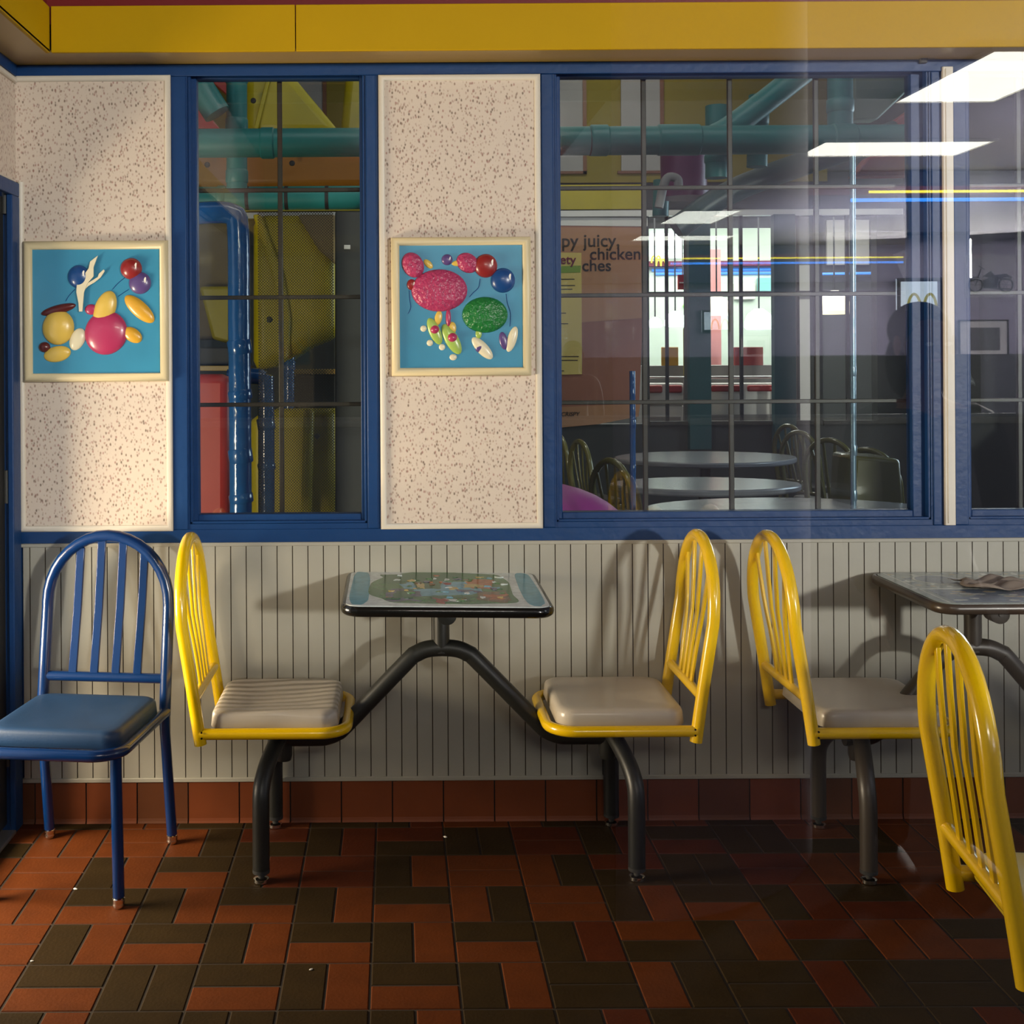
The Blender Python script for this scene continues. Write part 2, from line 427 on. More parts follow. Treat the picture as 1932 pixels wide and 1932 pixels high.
# tiled base
bt = MB(); ps = .158; xx = wx(68, 1510)-ps
bb = Random = random.Random(5)
while xx < XR:
    a = max(xx, XL+.012); b = xx+ps
    if b-a > .01:
        mi = bb.choice([0, 0, 0, 0, 1])
        g = .0022; y1 = YW-.009
        zt = wz(1470)
        prof = [(YW, .0), (y1-.005, 0), (y1-.002, .006), (y1, .014), (y1, zt-.004), (y1+.004, zt), (YW, zt)]
        vs = [(a+g, y, z) for y, z in prof]+[(b-g, y, z) for y, z in prof]; n = len(prof)
        bt.add(vs, [tuple(range(n)), tuple(range(2*n-1, n-1, -1))]+[(i, n+i, n+(i+1) % n, (i+1) % n) for i in range(n)], mi)
    xx += ps
mat('base_brown', (.095, .030, .010), .5, spec=.25, noise=.25, nscale=10)
base = struct(bt.build('baseboard_front', ['base_tile', 'base_brown']))
MB().box(XL, XR, YW-.006, YW+.001, 0, wz(1471)).build('grout_bed', 'grout', base)

# flecked decorative panels with white mitred trim
def trim_frame(mb, x0, x1, z0, z1, yb, w, d, mi=0, sides='lrtb'):
    # half round profile swept around with mitres
    prof = [(0, 0), (0, .55), (.12, .85), (.35, 1), (.65, 1), (.88, .8), (1, .45), (1, 0)]
    rings = []
    for (sx, sz, cx, cz) in ((1, 1, x0, z0), (-1, 1, x1, z0), (-1, -1, x1, z1), (1, -1, x0, z1)):
        rings.append([(cx+sx*u*w, yb-v*d, cz+sz*u*w) for u, v in prof])
    n = len(prof); vs = [p for r in rings for p in r]; fs = []
    for i in range(4):
        j = (i+1) % 4
        for k in range(n-1): fs.append((i*n+k, i*n+k+1, j*n+k+1, j*n+k))
    mb.add(vs, fs, mi, True)
def trim_path(mb, pts, closed, w, d, M=None):
    """half round moulding along pts in the wall plane; the panel lies to the right of the direction of travel"""
    prof = [(0, 0), (0, .55), (.12, .85), (.35, 1), (.65, 1), (.88, .8), (1, .45), (1, 0)]
    N = len(pts); rings = []
    for i in range(N):
        p = Vector(pts[i]); a = Vector(pts[i-1]) if (i or closed) else None; b = Vector(pts[(i+1) % N]) if (i < N-1 or closed) else None
        d1 = (p-a).normalized() if a is not None else None; d2 = (b-p).normalized() if b is not None else None
        d1 = d1 if d1 is not None else d2; d2 = d2 if d2 is not None else d1
        n1 = Vector((d1.y, -d1.x)); n2 = Vector((d2.y, -d2.x)); nn = (n1+n2).normalized(); k = 1/max(.3, nn.dot(n1))
        rings.append([Vector((p.x+nn.x*u*w*k, -v*d, p.y+nn.y*u*w*k)) for u, v in prof])
    n = len(prof); vs = [q for r_ in rings for q in r_]
    if M: vs = [M @ v for v in vs]
    fs = []
    for i in range(N if closed else N-1):
        j = (i+1) % N
        for k in range(n-1): fs.append((i*n+k, i*n+k+1, j*n+k+1, j*n+k))
    mb.add(vs, fs, 0, True)
    if not closed: mb.add([], [])
MW = Matrix.Translation((0, YW, 0))
# left panel reaches the corner above the door casing
x0, x1, z0, z1 = wx(36, 600), wx(325, 600), wz(1002.5, 180), wz(142.5, 300)
zk = wz(344, 40)
pn = MB().box(XL, x1-.004, YW-.005, YW, zk, z1-.004).box(x0+.004, x1-.004, YW-.005, YW, z0+.004, zk).build('flecked_panel', 'fleck', wall)
fr = MB(); trim_path(fr, [(x0, zk), (x0, z0), (x1, z0), (x1, z1), (XL, z1)][::-1], False, .019, .014, MW)
fr.build('panel_trim', 'white_trim', pn, sharp=60)
x0, x1, z0, z1 = wx(716.5, 600), wx(1021.5, 600), wz(997.5), wz(141.5)
pn = MB().box(x0+.004, x1-.004, YW-.005, YW, z0+.004, z1-.004).build('flecked_panel', 'fleck', wall)
fr = MB(); trim_frame(fr, x0, x1, z0, z1, YW, .019, .014)
fr.build('panel_trim', 'white_trim', pn, sharp=60)
st = MB(); x0, x1 = wx(1778, 600), wx(1797.5, 600)
st.prism([(x0, wz(996)), (x1, wz(996)), (x1, wz(133)), (x0, wz(133))], YW-.014, YW)
st.box(x0+.006, x0+.010, YW-.017, YW-.013, wz(992), wz(137))
st.build('trim_strip', 'white_trim', wall, bevel=.003)

# ------------------------------------------------------------------ windows
def window(n, x0, x1, nx, ny, sash_r=.018):
    z0, z1 = Z_SILL, Z_HEAD
    W = MB(); d0, d1 = YW+.028, YW+.075
    l, r, t, b = .022, sash_r, .026, .026
    W.box(x0, x0+l, d0, d1, z0, z1); W.box(x1-r, x1, d0, d1, z0, z1)
    W.box(x0+l, x1-r, d0, d1, z1-t, z1); W.box(x0+l, x1-r, d0, d1, z0, z0+b)
    # inner stop bead
    W.box(x0, x0+.008, YW+.004, d0, z0, z1); W.box(x1-.008, x1, YW+.004, d0, z0, z1)
    W.box(x0, x1, YW+.004, d0, z1-.008, z1); W.box(x0, x1, YW+.004, d0, z0, z0+.008)
    win = W.build('window_%d' % n, 'blue_paint', bevel=.002); struct(win)
    ga, gb, gc, gd = x0+l, x1-r, z0+b, z1-t
    MB().box(ga-.004, gb+.004, d0+.018, d0+.022, gc-.004, gd+.004).build('glass', 'window_glass', win)
    mu = MB()
    for i in range(1, nx):
        x = ga+(gb-ga)*i/nx; mu.box(x-.0075, x+.0075, d1+.012, d1+.026, gc-.03, gd+.03)
    for j in range(1, ny):
        z = gc+(gd-gc)*j/ny; mu.box(ga-.03, gb+.03, d1+.010, d1+.024, z-.0065, z+.0065)
    mu.build('muntin_grid', 'muntin_brown', win, bevel=.002)
    return win
window(1, OP[0][0], OP[0][1], 2, 4)
window(2, OP[1][0], OP[1][1], 4, 4, .045)
window(3, OP[2][0], OP[2][1], 6, 4)
tag(MB().box(wx(1732, 118), wx(1745, 118), YW-.02, YW-.0001, wz(127), wz(114)).build('door_sensor', 'dark_grey', bevel=.003),
    'small dark sensor box at the top right corner of the wide window', 'sensor')

# ------------------------------------------------------------------ soffits
YS = 3.533; XS = -1.02; ZS = Z_SOF; ZY = at(500, 11, YS).z
so = MB()
so.box(XS, XR, YS, YW, ZS, ZS+.006)
so.box(XL-.15, XS, -2, YW, ZS, ZS+.006)
o = so.build('trim_1', 'tan_soffit'); struct(o)
ys_ = MB()
jx = at(558, 50, YS).x
ys_.box(XS+.006, jx-.0015, YS-.012, YS, ZS-.004, ZY); ys_.box(jx+.0015, XR, YS-.012, YS, ZS-.004, ZY)
ys_.box(XS-.012, XS, -2, YS-.003, ZS-.004, ZY)
o = ys_.build('trim_2', 'yellow_soffit', bevel=.002); struct(o)
rf = MB().box(XS-.01, XR, YS+.002, YS+.02, ZY-.05, 3.0).box(XS-.03, XS-.01, -2, YS+.002, ZY-.05, 3.0)
struct(rf.build('trim_3', 'red_fascia'))
MB_l = MB().box(XL-.15, -.2, YS+.06, YS+.064, ZS-.0015, ZS)
ce = MB().box(1.3, 8.3, -9.4, YW+.1, 3.0, 3.06).build('ceiling', 'ceiling_white'); struct(ce)
struct(MB().box(-1.4, 1.3, -9.4, YW+.1, 3.0, 3.06).build('ceiling_seating', 'red_fascia'))

# ------------------------------------------------------------------ left wall, door
zd = at(33, 344, 3.66).z   # top of the door casing
lw = MB()
lw.box(XL-.12, XL, 3.62, YW, 0, zd-.01)
lw.box(XL-.12, XL, -2.0, YW, zd-.01, 3.0)
lw.box(XL-.12, XL, -2.0, 2.5, 0, zd-.01)
wl = lw.build('wall_left', 'blue_paint'); struct(wl)
pl = MB().box(1.0, YW-.006, -.004, 0, zd+.004, wz(143)-.004).build('flecked_panel', 'fleck', wl); pl.location = (XL, 0, 0); pl.rotation_euler = (0, 0, PI/2)
MB().box(XL, XL+.014, 1.0, YW-.012, wz(143)-.019, wz(143)).build('panel_trim', 'white_trim', wl, bevel=.005)
MB().box(XL, XL+.008, 1.0, YW-.01, zd, zd+.008).build('panel_trim', 'white_trim', wl, bevel=.003)
MB().box(XL, XL+.010, -1, YW-.006, wz(141), ZS).build('rail', 'blue_paint', wl, bevel=.002)
dr = MB()
dr.box(XL, XL+.018, 2.42, YW-.014, zd-.045, zd-.002)
dr.box(XL, XL+.018, YW-.085, YW-.014, 0, zd-.045)
dr.box(XL, XL+.018, 2.42, 2.50, 0, zd-.045)
door = dr.build('door_1', 'blue_paint', bevel=.003); struct(door)
dl = MB()
dl.box(XL-.06, XL-.015, 3.50, 3.62, .02, zd-.05); dl.box(XL-.06, XL-.015, 2.5, 2.62, .02, zd-.05)
dl.box(XL-.06, XL-.015, 2.62, 3.50, .02, .07); dl.box(XL-.06, XL-.015, 2.62, 3.50, zd-.2, zd-.05)
leaf = dl.build('door_leaf', 'dark_door', door, bevel=.003)
MB().box(XL-.042, XL-.036, 2.62, 3.50, .07, zd-.2).build('glass', 'door_glass', door)
MB().box(XL-.07, XL+.02, 2.5, 3.6, 0, .012).build('threshold', 'aluminium', door, bevel=.004)
hg = MB()
for z in (.25, 1.05, 1.93):
    hg.lathe([(.009, -.05), (.009, .05)], (XL-.008, 3.612, z), n=10)
hg.build('hinge', 'dark_grey', door)

# ------------------------------------------------------------------ near partition with the glass the view looks through
struct(MB().box(-1.18, 8.2, .44, .56, 0, 1.04).build('wall_partition', 'dining_wall'))
struct(MB().box(-1.18, 8.2, .42, .58, 1.04, 1.08).build('trim_4', 'white_lam', bevel=.006))
pw = MB().box(-1.18, 8.2, .485, .515, 2.94, 3.0).box(-1.18, 8.2, .485, .515, 1.08, 1.095)
w4 = struct(pw.build('window_4', 'aluminium'))
MB().box(-1.18, 8.2, .498, .502, 1.09, 2.95).build('glass', 'pane_glass', w4)

# ------------------------------------------------------------------ dining room behind the viewpoint (seen reflected)
struct(MB().box(-1.3, .55, -2.1, -2.0, 0, 3.0).build('wall_back_blocker', 'black_wall'))  # black wall added to keep reflections off the left of the glass
cw = MB(); R0 = .7; arc = [(.55+R0*math.sin(a), -2.7+R0*math.cos(a)) for a in [PI/2*i/24 for i in range(25)]]  # rounded corner shaped to catch light gradually, softening the reflected haze edge
cw.prism(arc+[(1.25, -9.2), (1.15, -9.2), (1.15, -2.7), (.55, -2.1)], 0, 3.0, 'xy')
struct(cw.build('wall_haze_fade', 'haze_fade_paint', sharp=60)).data.shade_smooth()
YB = -9.2
def rv(px, py, Yv):            # point seen mirrored in the partition glass
    p = at(px, py, Yv); return Vector((p.x, 1.0-Yv, p.z))
far = MB()
q0 = rv(1690, 525, 10.2); q1 = rv(1779, 592, 10.2)
far.box(1.15, q0.x, YB-.1, YB, 0, 3.0); far.box(q1.x, 8.3, YB-.1, YB, 0, 3.0)
far.box(q0.x, q1.x, YB-.1, YB, 0, q1.z); far.box(q0.x, q1.x, YB-.1, YB, q0.z, 3.0)
wb = struct(far.build('wall_far_back', 'lavender_wall'))
struct(MB().box(8.2, 8.3, -9.2, YW, 0, 3.0).build('wall_right', 'dining_wall'))
fb = MB().box(.55, 8.2, -9.3, .44, -.06, -.003).box(-1.3, .55, -2.1, .44, -.06, -.003).build('floor_dining', 'dining_floor'); fb['kind'] = 'structure'; fb.name = 'floor_dining'
MB().box(1.26, 8.2, YB, YB+.04, 0, 1.45).build('haze_cutting_panel', 'black_wall', wb)  # black panel added so the lower glass reflects no haze
w5 = MB(); trim_frame(w5, q0.x, q1.x, q1.z, q0.z, YB+.02, .03, -.02)
w5 = struct(w5.build('window_5', 'dark_grey'))
def ceil_light(x, y, sx, sy, label):
    t = thing('ceiling_light', label, 'ceiling light', (x, y, 3.0), 0, 'ceiling light panels')
    f = MB(); a, b = sx/2, sy/2
    f.box(-a-.02, a+.02, -b-.02, -b, -.02, 0); f.box(-a-.02, a+.02, b, b+.02, -.02, 0); f.box(-a-.02, -a, -b, b, -.02, 0); f.box(a, a+.02, -b, b, -.02, 0)
    f.build('frame', 'white_lam', t)
    MB().box(-a, a, -b, b, -.012, -.006).build('diffuser', 'light_panel', t)
    return t
ceil_light(3.365, -5.65, .60, 1.2, 'long bright ceiling light panel reflected at the upper right, nearest the top of the picture')
ceil_light(3.73, -7.875, 1.22, .6, 'bright ceiling light panel reflected lower, lying crosswise over the white strip')
# signage band with two neon tubes
nb = thing('neon_sign_band', 'dark bulkhead with one yellow and one blue neon tube reflected at the right', 'neon sign', (4, YB+.3, 2.8))
zy = rv(1800, 362, 9.9).z; zb_ = rv(1800, 377.5, 9.9).z
o = MB().box(-2.6, 4.1, -.29, -.02, zy-.33-2.8, 2.98-2.8).build('bulkhead', 'navy', nb)
MB().box(-2.6, 4.1, -.02, .0, zy-2.8-.02, zy+.05-2.8).build('maroon_stripe', 'maroon', nb)
MB().tube([(-.05, .03, zy-2.8), (3.0, .03, zy-2.8)], .011, 10).build('yellow_tube', 'neon_yellow', nb)
MB().tube([(-.2, .03, zb_-2.8), (3.0, .03, zb_-2.8)], .015, 10).build('blue_tube', 'neon_blue', nb)
# motorcycle poster and framed print on the far wall
def wallpic(px0, py0, px1, py1, Yv):
    a = rv(px0, py1, Yv); b = rv(px1, py0, Yv); return a.x, b.x, a.z, b.z
x0, x1, z0, z1 = wallpic(1823, 480, 1918, 562, 10.18)
t = thing('motorcycle_poster', 'unframed print of a dark motorcycle reflected at the right edge', 'poster', ((x0+x1)/2, YB+.001, z0))
MB().box(x0-(x0+x1)/2, x1-(x0+x1)/2, 0, .004, 0, z1-z0).build('sheet', 'dining_wall', t)
h = z1-z0; wd = x1-x0; bk = MB()
for cx in (-.30, .30):
    c = Vector((cx*wd, .007, .30*h)); ring = [c+Vector((.135*wd*math.cos(a), 0, .135*wd*math.sin(a))) for a in [2*PI*i/20 for i in range(20)]]
    bk.tube(ring, .007, 6, closed=True)
    for k in range(6):
        bk.tube([c, c+Vector((.13*wd*math.cos(k), 0, .13*wd*math.sin(k)))], .0015, 5)
bk.prism([(-.14*wd, .22*h), (.12*wd, .22*h), (.16*wd, .45*h), (-.02*wd, .48*h), (-.15*wd, .40*h)], .005, .009)
bk.prism([(-.16*wd, .50*h), (.0, .62*h), (.08*wd, .52*h), (.30*wd, .56*h), (.42*wd, .48*h), (.38*wd, .40*h), (-.02*wd, .46*h)], .005, .010)
bk.tube([(-.30*wd, .007, .30*h), (-.19*wd, .007, .68*h)], .004, 6)
bk.tube([(-.24*wd, .007, .74*h), (-.12*wd, .007, .66*h)], .003, 6)
bk.prism([(-.43*wd, .36*h), (-.36*wd, .48*h), (-.2*wd, .46*h), (-.30*wd, .49*h)], .005, .009)
bk.tube([(.02*wd, .007, .22*h), (.40*wd, .007, .20*h)], .005, 6)
bk.build('motorcycle_print', 'b_dark', t)
x0, x1, z0, z1 = wallpic(1812, 605, 1901, 669, 10.18)
t = thing('framed_print', 'small framed print with white mat and dark image reflected below the motorcycle poster', 'picture', ((x0+x1)/2, YB+.001, z0))
a = (x1-x0)/2; h = z1-z0
MB().box(-a, a, 0, .01, 0, h).build('mat_board', 'white_lam', t)
MB().box(-.7*a+.03, .55*a+.03, .01, .012, .12*h, .8*h).build('print', 'dark_grey', t)
f = MB(); f.box(-a-.01, a+.01, 0, .02, -.01, 0); f.box(-a-.01, a+.01, 0, .02, h, h+.01); f.box(-a-.01, -a, 0, .02, 0, h); f.box(a, a+.01, 0, .02, 0, h)
f.build('frame', 'black_edge', t)

# ------------------------------------------------------------------ wall plaques
def plaque(label, x0, x1, z0, z1, fw):
    t = thing('wall_plaque', label, 'wall plaque', ((x0+x1)/2, YW-.005, (z0+z1)/2), 0, 'relief plaques on the flecked panels')
    ox, oz = t.location.x, t.location.z
    a, b = (x1-x0)/2, (z1-z0)/2
    fr = MB(); trim_frame(fr, -a, a, -b, b, 0, fw, .028); fr.build('frame', 'cream_frame', t, sharp=60)
    MB().box(-a+fw*.8, a-fw*.8, -.014, 0, -b+fw*.8, b-fw*.8).build('blue_panel', 'sky_blue', t)
    return t, ox, oz
def pp(px, py, ox, oz):
    X, Z = XZ(px, py, YW-.02); return X-ox, Z-oz
K = F/(YW-.02)
def blob(t, ox, oz, px, py, rx, ry, m, name='balloon', d=.55, hl=True, rot=0):
    x, z = pp(px, py, ox, oz); mb = MB(); n = 28
    rxm, rym = rx/K, ry/K
    mb.ell((0, 0, 0), rxm, min(rxm, rym)*d, rym, 0, 28, 16)
    M = Matrix.Translation((x, -.014, z)) @ Matrix.Rotation(rot, 4, 'Y')
    mb.v = [tuple(M @ Vector(v)) for v in mb.v]
    o = mb.build(name, m, t)
    if hl:
        h = MB(); hx, hz = x+rxm*.55, z+rym*.25
        pts = [(hx+rxm*.12*math.cos(a_)*(.4+.6*abs(math.sin(a_/2)))+rxm*.02*math.sin(a_), hz+rym*.26*math.sin(a_)) for a_ in [2*PI*i/12 for i in range(12)]]
        yy = -.014-min(rxm, rym)*d*.82
        h.prism(pts, yy-.0008, yy+.003); h.build('highlight_mark', 'b_white', o)
    return o
def string(t, ox, oz, pts, m='b_blue', r=.0011, name='string'):
    P_ = [Vector((*pp(a, b, ox, oz), 0)) for a, b in pts]; P_ = [Vector((v.x, -.0150, v.y)) for v in P_]
    return MB().tube(P_, r, 6, smooth_n=5).build(name, m, t)
t, ox, oz = plaque('square cream framed blue plaque near the left door with balloons and a cream streamer', wx(49, 590), wx(320, 590), wz(720, 185), wz(455.5, 185), .027)
string(t, ox, oz, [(142, 545), (130, 558), (124, 568)]); string(t, ox, oz, [(235, 524), (222, 535), (212, 546)]); string(t, ox, oz, [(243, 546), (232, 553), (223, 559)])
blob(t, ox, oz, 148.5, 522, 21, 22, 'b_blue'); blob(t, ox, oz, 264, 534, 21, 21, 'b_purple', d=.45); blob(t, ox, oz, 247.5, 507, 20.5, 20.5, 'b_red', d=.7)
blob(t, ox, oz, 200, 628, 40, 42, 'b_pink', 'magenta_disc', d=.32, hl=False, rot=.5)
for (a, b, rx, ry, m, rot) in ((110, 618, 30, 33, 'b_yellow', .2), (108, 668, 26, 15, 'b_yellow', -.2), (198, 583, 20, 36, 'b_yellow', .35), (263, 583, 36, 15, 'b_orange', .75), (250, 632, 20, 13, 'b_orange', .6),
                               (110, 584, 34, 9, 'b_brown', -.25), (172, 584, 12, 10, 'b_pink', 0), (84, 655, 11, 10, 'b_brown', 0), (146, 640, 14, 22, 'b_cream', .4)):
    blob(t, ox, oz, a, b, rx, ry, m, 'painted_oval', d=.5 if 'brown' not in m else .9, hl=False, rot=rot)
rb = MB()
rib = [[(151, 588), (157, 588), (160, 552), (166, 536), (178, 522), (178, 505), (186, 483), (172, 494), (169, 507), (158, 522), (147, 536), (146, 552), (150, 572)],
       [(156, 552), (168, 540), (180, 533), (191, 524), (199, 512), (197, 509), (188, 517), (186, 523), (176, 529), (165, 536), (159, 546)]]
for k, poly in enumerate(rib):
    rb.prism([pp(a, b, ox, oz) for a, b in poly], -.027+.002*k, -.021)
rb.build('streamer', 'b_cream', t)
t, ox, oz = plaque('square cream framed blue plaque between the two windows with pink and green rounds and balloons', wx(738.5, 580), wx(1000.5, 580), wz(709, 870), wz(448.5, 870), .026)
string(t, ox, oz, [(906, 526), (903, 542), (893, 552), (886, 560)]); string(t, ox, oz, [(955, 554), (957, 570), (963, 590), (963, 605), (962, 616)]); string(t, ox, oz, [(772, 548), (773, 565), (775, 580), (770, 592)])
blob(t, ox, oz, 916.5, 501.5, 22, 22.5, 'b_red'); blob(t, ox, oz, 949, 529, 23, 23.5, 'b_blue'); blob(t, ox, oz, 843.5, 490, 10.5, 10.5, 'b_purple'); blob(t, ox, oz, 776.5, 537, 9, 10.5, 'b_red')
mat('fuzzy_pink', (.42, .04, .12), .35, noise=.2, nscale=60, bump=.9, bscale=70)
mat('fuzzy_green', (.012, .17, .035), .35, noise=.2, nscale=60, bump=.9, bscale=70)
blob(t, ox, oz, 829, 548, 53, 40, 'fuzzy_pink', 'pink_disc', d=.35, hl=False)
blob(t, ox, oz, 779, 500, 20, 25, 'fuzzy_pink', 'pink_oval', hl=False, rot=-.5); blob(t, ox, oz, 882, 496, 22, 18, 'fuzzy_pink', 'pink_oval', hl=False, rot=.6)
blob(t, ox, oz, 915, 594, 43, 34, 'fuzzy_green', 'green_disc', d=.4, hl=False)
for (a, b, rx, ry, m, rot) in ((820, 625, 11, 27, 'b_lime', -.4), (852, 640, 13, 32, 'b_lime', -.5), (846, 600, 5, 18, 'b_pink', 0), (827, 600, 7, 14, 'b_yellow', .2), (853, 619, 8, 12, 'b_yellow', 0), (820, 622, 9, 9, 'b_pink', 0), (853, 637, 10, 10, 'b_pink', 0),
                               (910, 657, 11, 27, 'b_cream', -.75), (907, 655, 11, 11, 'b_purple', 0), (966, 640, 9, 25, 'b_cream', .3), (950, 643, 8, 17, 'b_purple', -.2), (808, 498, 11, 6, 'b_yellow', .8), (868, 496, 16, 6, 'b_yellow', -.1),
                               (799, 620, 6, 6, 'b_cream', 0), (811, 647, 6, 6, 'b_cream', 0), (834, 655, 6, 6, 'b_cream', 0), (855, 674, 7, 6, 'b_cream', 0), (903, 630, 6, 9, 'b_lime', 0)):
    blob(t, ox, oz, a, b, rx, ry, m, 'painted_oval', d=.5 if m != 'b_pink' else 1.1, hl=False, rot=rot)

# ------------------------------------------------------------------ chair parts (local frame: chair faces +X, origin on the floor below the backrest foot)
def back_x(z):     # lean of the backrest
    P_ = [(.30, .010), (.375, 0), (.50, -.018), (.70, -.050), (.80, -.056), (.93, -.060)]
    for (a, b), (c, d) in zip(P_, P_[1:]):
        if z <= c: return b+(d-b)*(z-a)/(c-a)
    return P_[-1][1]
HB = .187; TR = .0172; ZARC = .715
def arch(z_end=.375, n=18, hb=HB, zarc=ZARC, rise=.20):
    pts = [(-hb, z) for z in (z_end, .45, .53, .62, zarc-.02)]
    pts += [(-hb*math.cos(PI*k/n), zarc+rise*math.sin(PI*k/n)) for k in range(0, n+1)]
    pts += [(hb, z) for z in (zarc-.02, .62, .53, .45, z_end)]
    return pts
def zarch(y, zarc=ZARC, rise=.20, hb=HB): return zarc+rise*math.sqrt(max(0, 1-(y/hb)**2))
def backrest(par, m, z_end=.375, zbar=.497, pname='backrest_frame', fan=(.043, .086)):
    b = MB().tube([(back_x(z), y, z) for y, z in arch(z_end)], TR, 16)
    fr = b.build(pname, m, par)
    xb = back_x(zbar)
    MB().tube([(xb, -HB, zbar), (xb, HB, zbar)], .0140, 12).build('crossbar', m, par)
    for k in range(4):
        y0, y1 = (-1.5+k)*fan[0], (-1.5+k)*fan[1]; zt = zarch(y1)-.006
        N = 8; s = MB(); vs = []; fs = []
        for i in range(N+1):
            z = zbar+(zt-zbar)*i/N; x = back_x(z)+.004*math.sin(PI*i/N); y = y0+(y1-y0)*(i/N)**1.7
            for (dx, dy) in ((-.004, -.010), (.004, -.010), (.004, .010), (-.004, .010)): vs.append((x+dx, y+dy, z))
        for i in range(N):
            for q in range(4): fs.append((i*4+q, i*4+(q+1) % 4, i*4+4+(q+1) % 4, i*4+4+q))
        fs += [(0, 1, 2, 3), (N*4+3, N*4+2, N*4+1, N*4)]
        s.add(vs, fs); s.build('slat', m, par, bevel=.002)
    return fr
def seat_parts(par, metal, pad, x0=.022, x1=.378, hw=.182, fx=.40, bars=True):
    # tube under the pad
    fy = .19; r = .0155; zf = .405; rc = .075
    pts = [(-.002, -fy, zf), (fx-rc, -fy, zf)]
    for k in range(1, 8): a = -PI/2+PI/2*k/8; pts.append((fx-rc+rc*math.cos(a), -fy+rc+rc*math.sin(a), zf))
    pts += [(fx, -fy+rc, zf), (fx, fy-rc, zf)]
    for k in range(1, 8): a = PI/2*k/8; pts.append((fx-rc+rc*math.cos(a), fy-rc+rc*math.sin(a), zf))
    pts += [(fx-rc, fy, zf), (-.002, fy, zf)]
    MB().tube(pts, r, 14).build('seat_frame', metal, par)
    # moulded pad with softened dished top
    prof = [(.004, .413), (0, .416), (.003, .448), (.006, .455), (.012, .4595), (.020, .461)]
    rings = []
    for inset, z in prof: rings.append([(x, y, z) for x, y in rrect(x0+inset, x1-inset, -hw+inset, hw-inset, .045, 6)])
    for q, dz in ((.86, -.001), (.6, -.004), (.3, -.006)):
        cx, cy = (x0+x1)/2, 0
        rings.append([(cx+(x-cx)*q, y*q, .461+dz) for x, y, _ in rings[5]])
    n = len(rings[0]); vs = [v for r_ in rings for v in r_]; fs = []
    for i in range(len(rings)-1):
        for k in range(n): fs.append((i*n+k, i*n+(k+1) % n, (i+1)*n+(k+1) % n, (i+1)*n+k))
    fs.append(tuple(range(n))[::-1]); fs.append(tuple((len(rings)-1)*n+k for k in range(n)))
    MB().add(vs, fs, 0, True).build('seat_pad', pad, par, sharp=80)
    MB().box(.05, .34, -.15, .15, .408, .414).build('seat_plate', 'black_metal', par)
def part_empty(name, par, loc, rz, label=None):
    o = bpy.data.objects.new(name, None); COL.objects.link(o); o.parent = par; o.location = loc; o.rotation_euler = (0, 0, rz); o.empty_display_size = .05
    if label: o['label'] = label
    return o

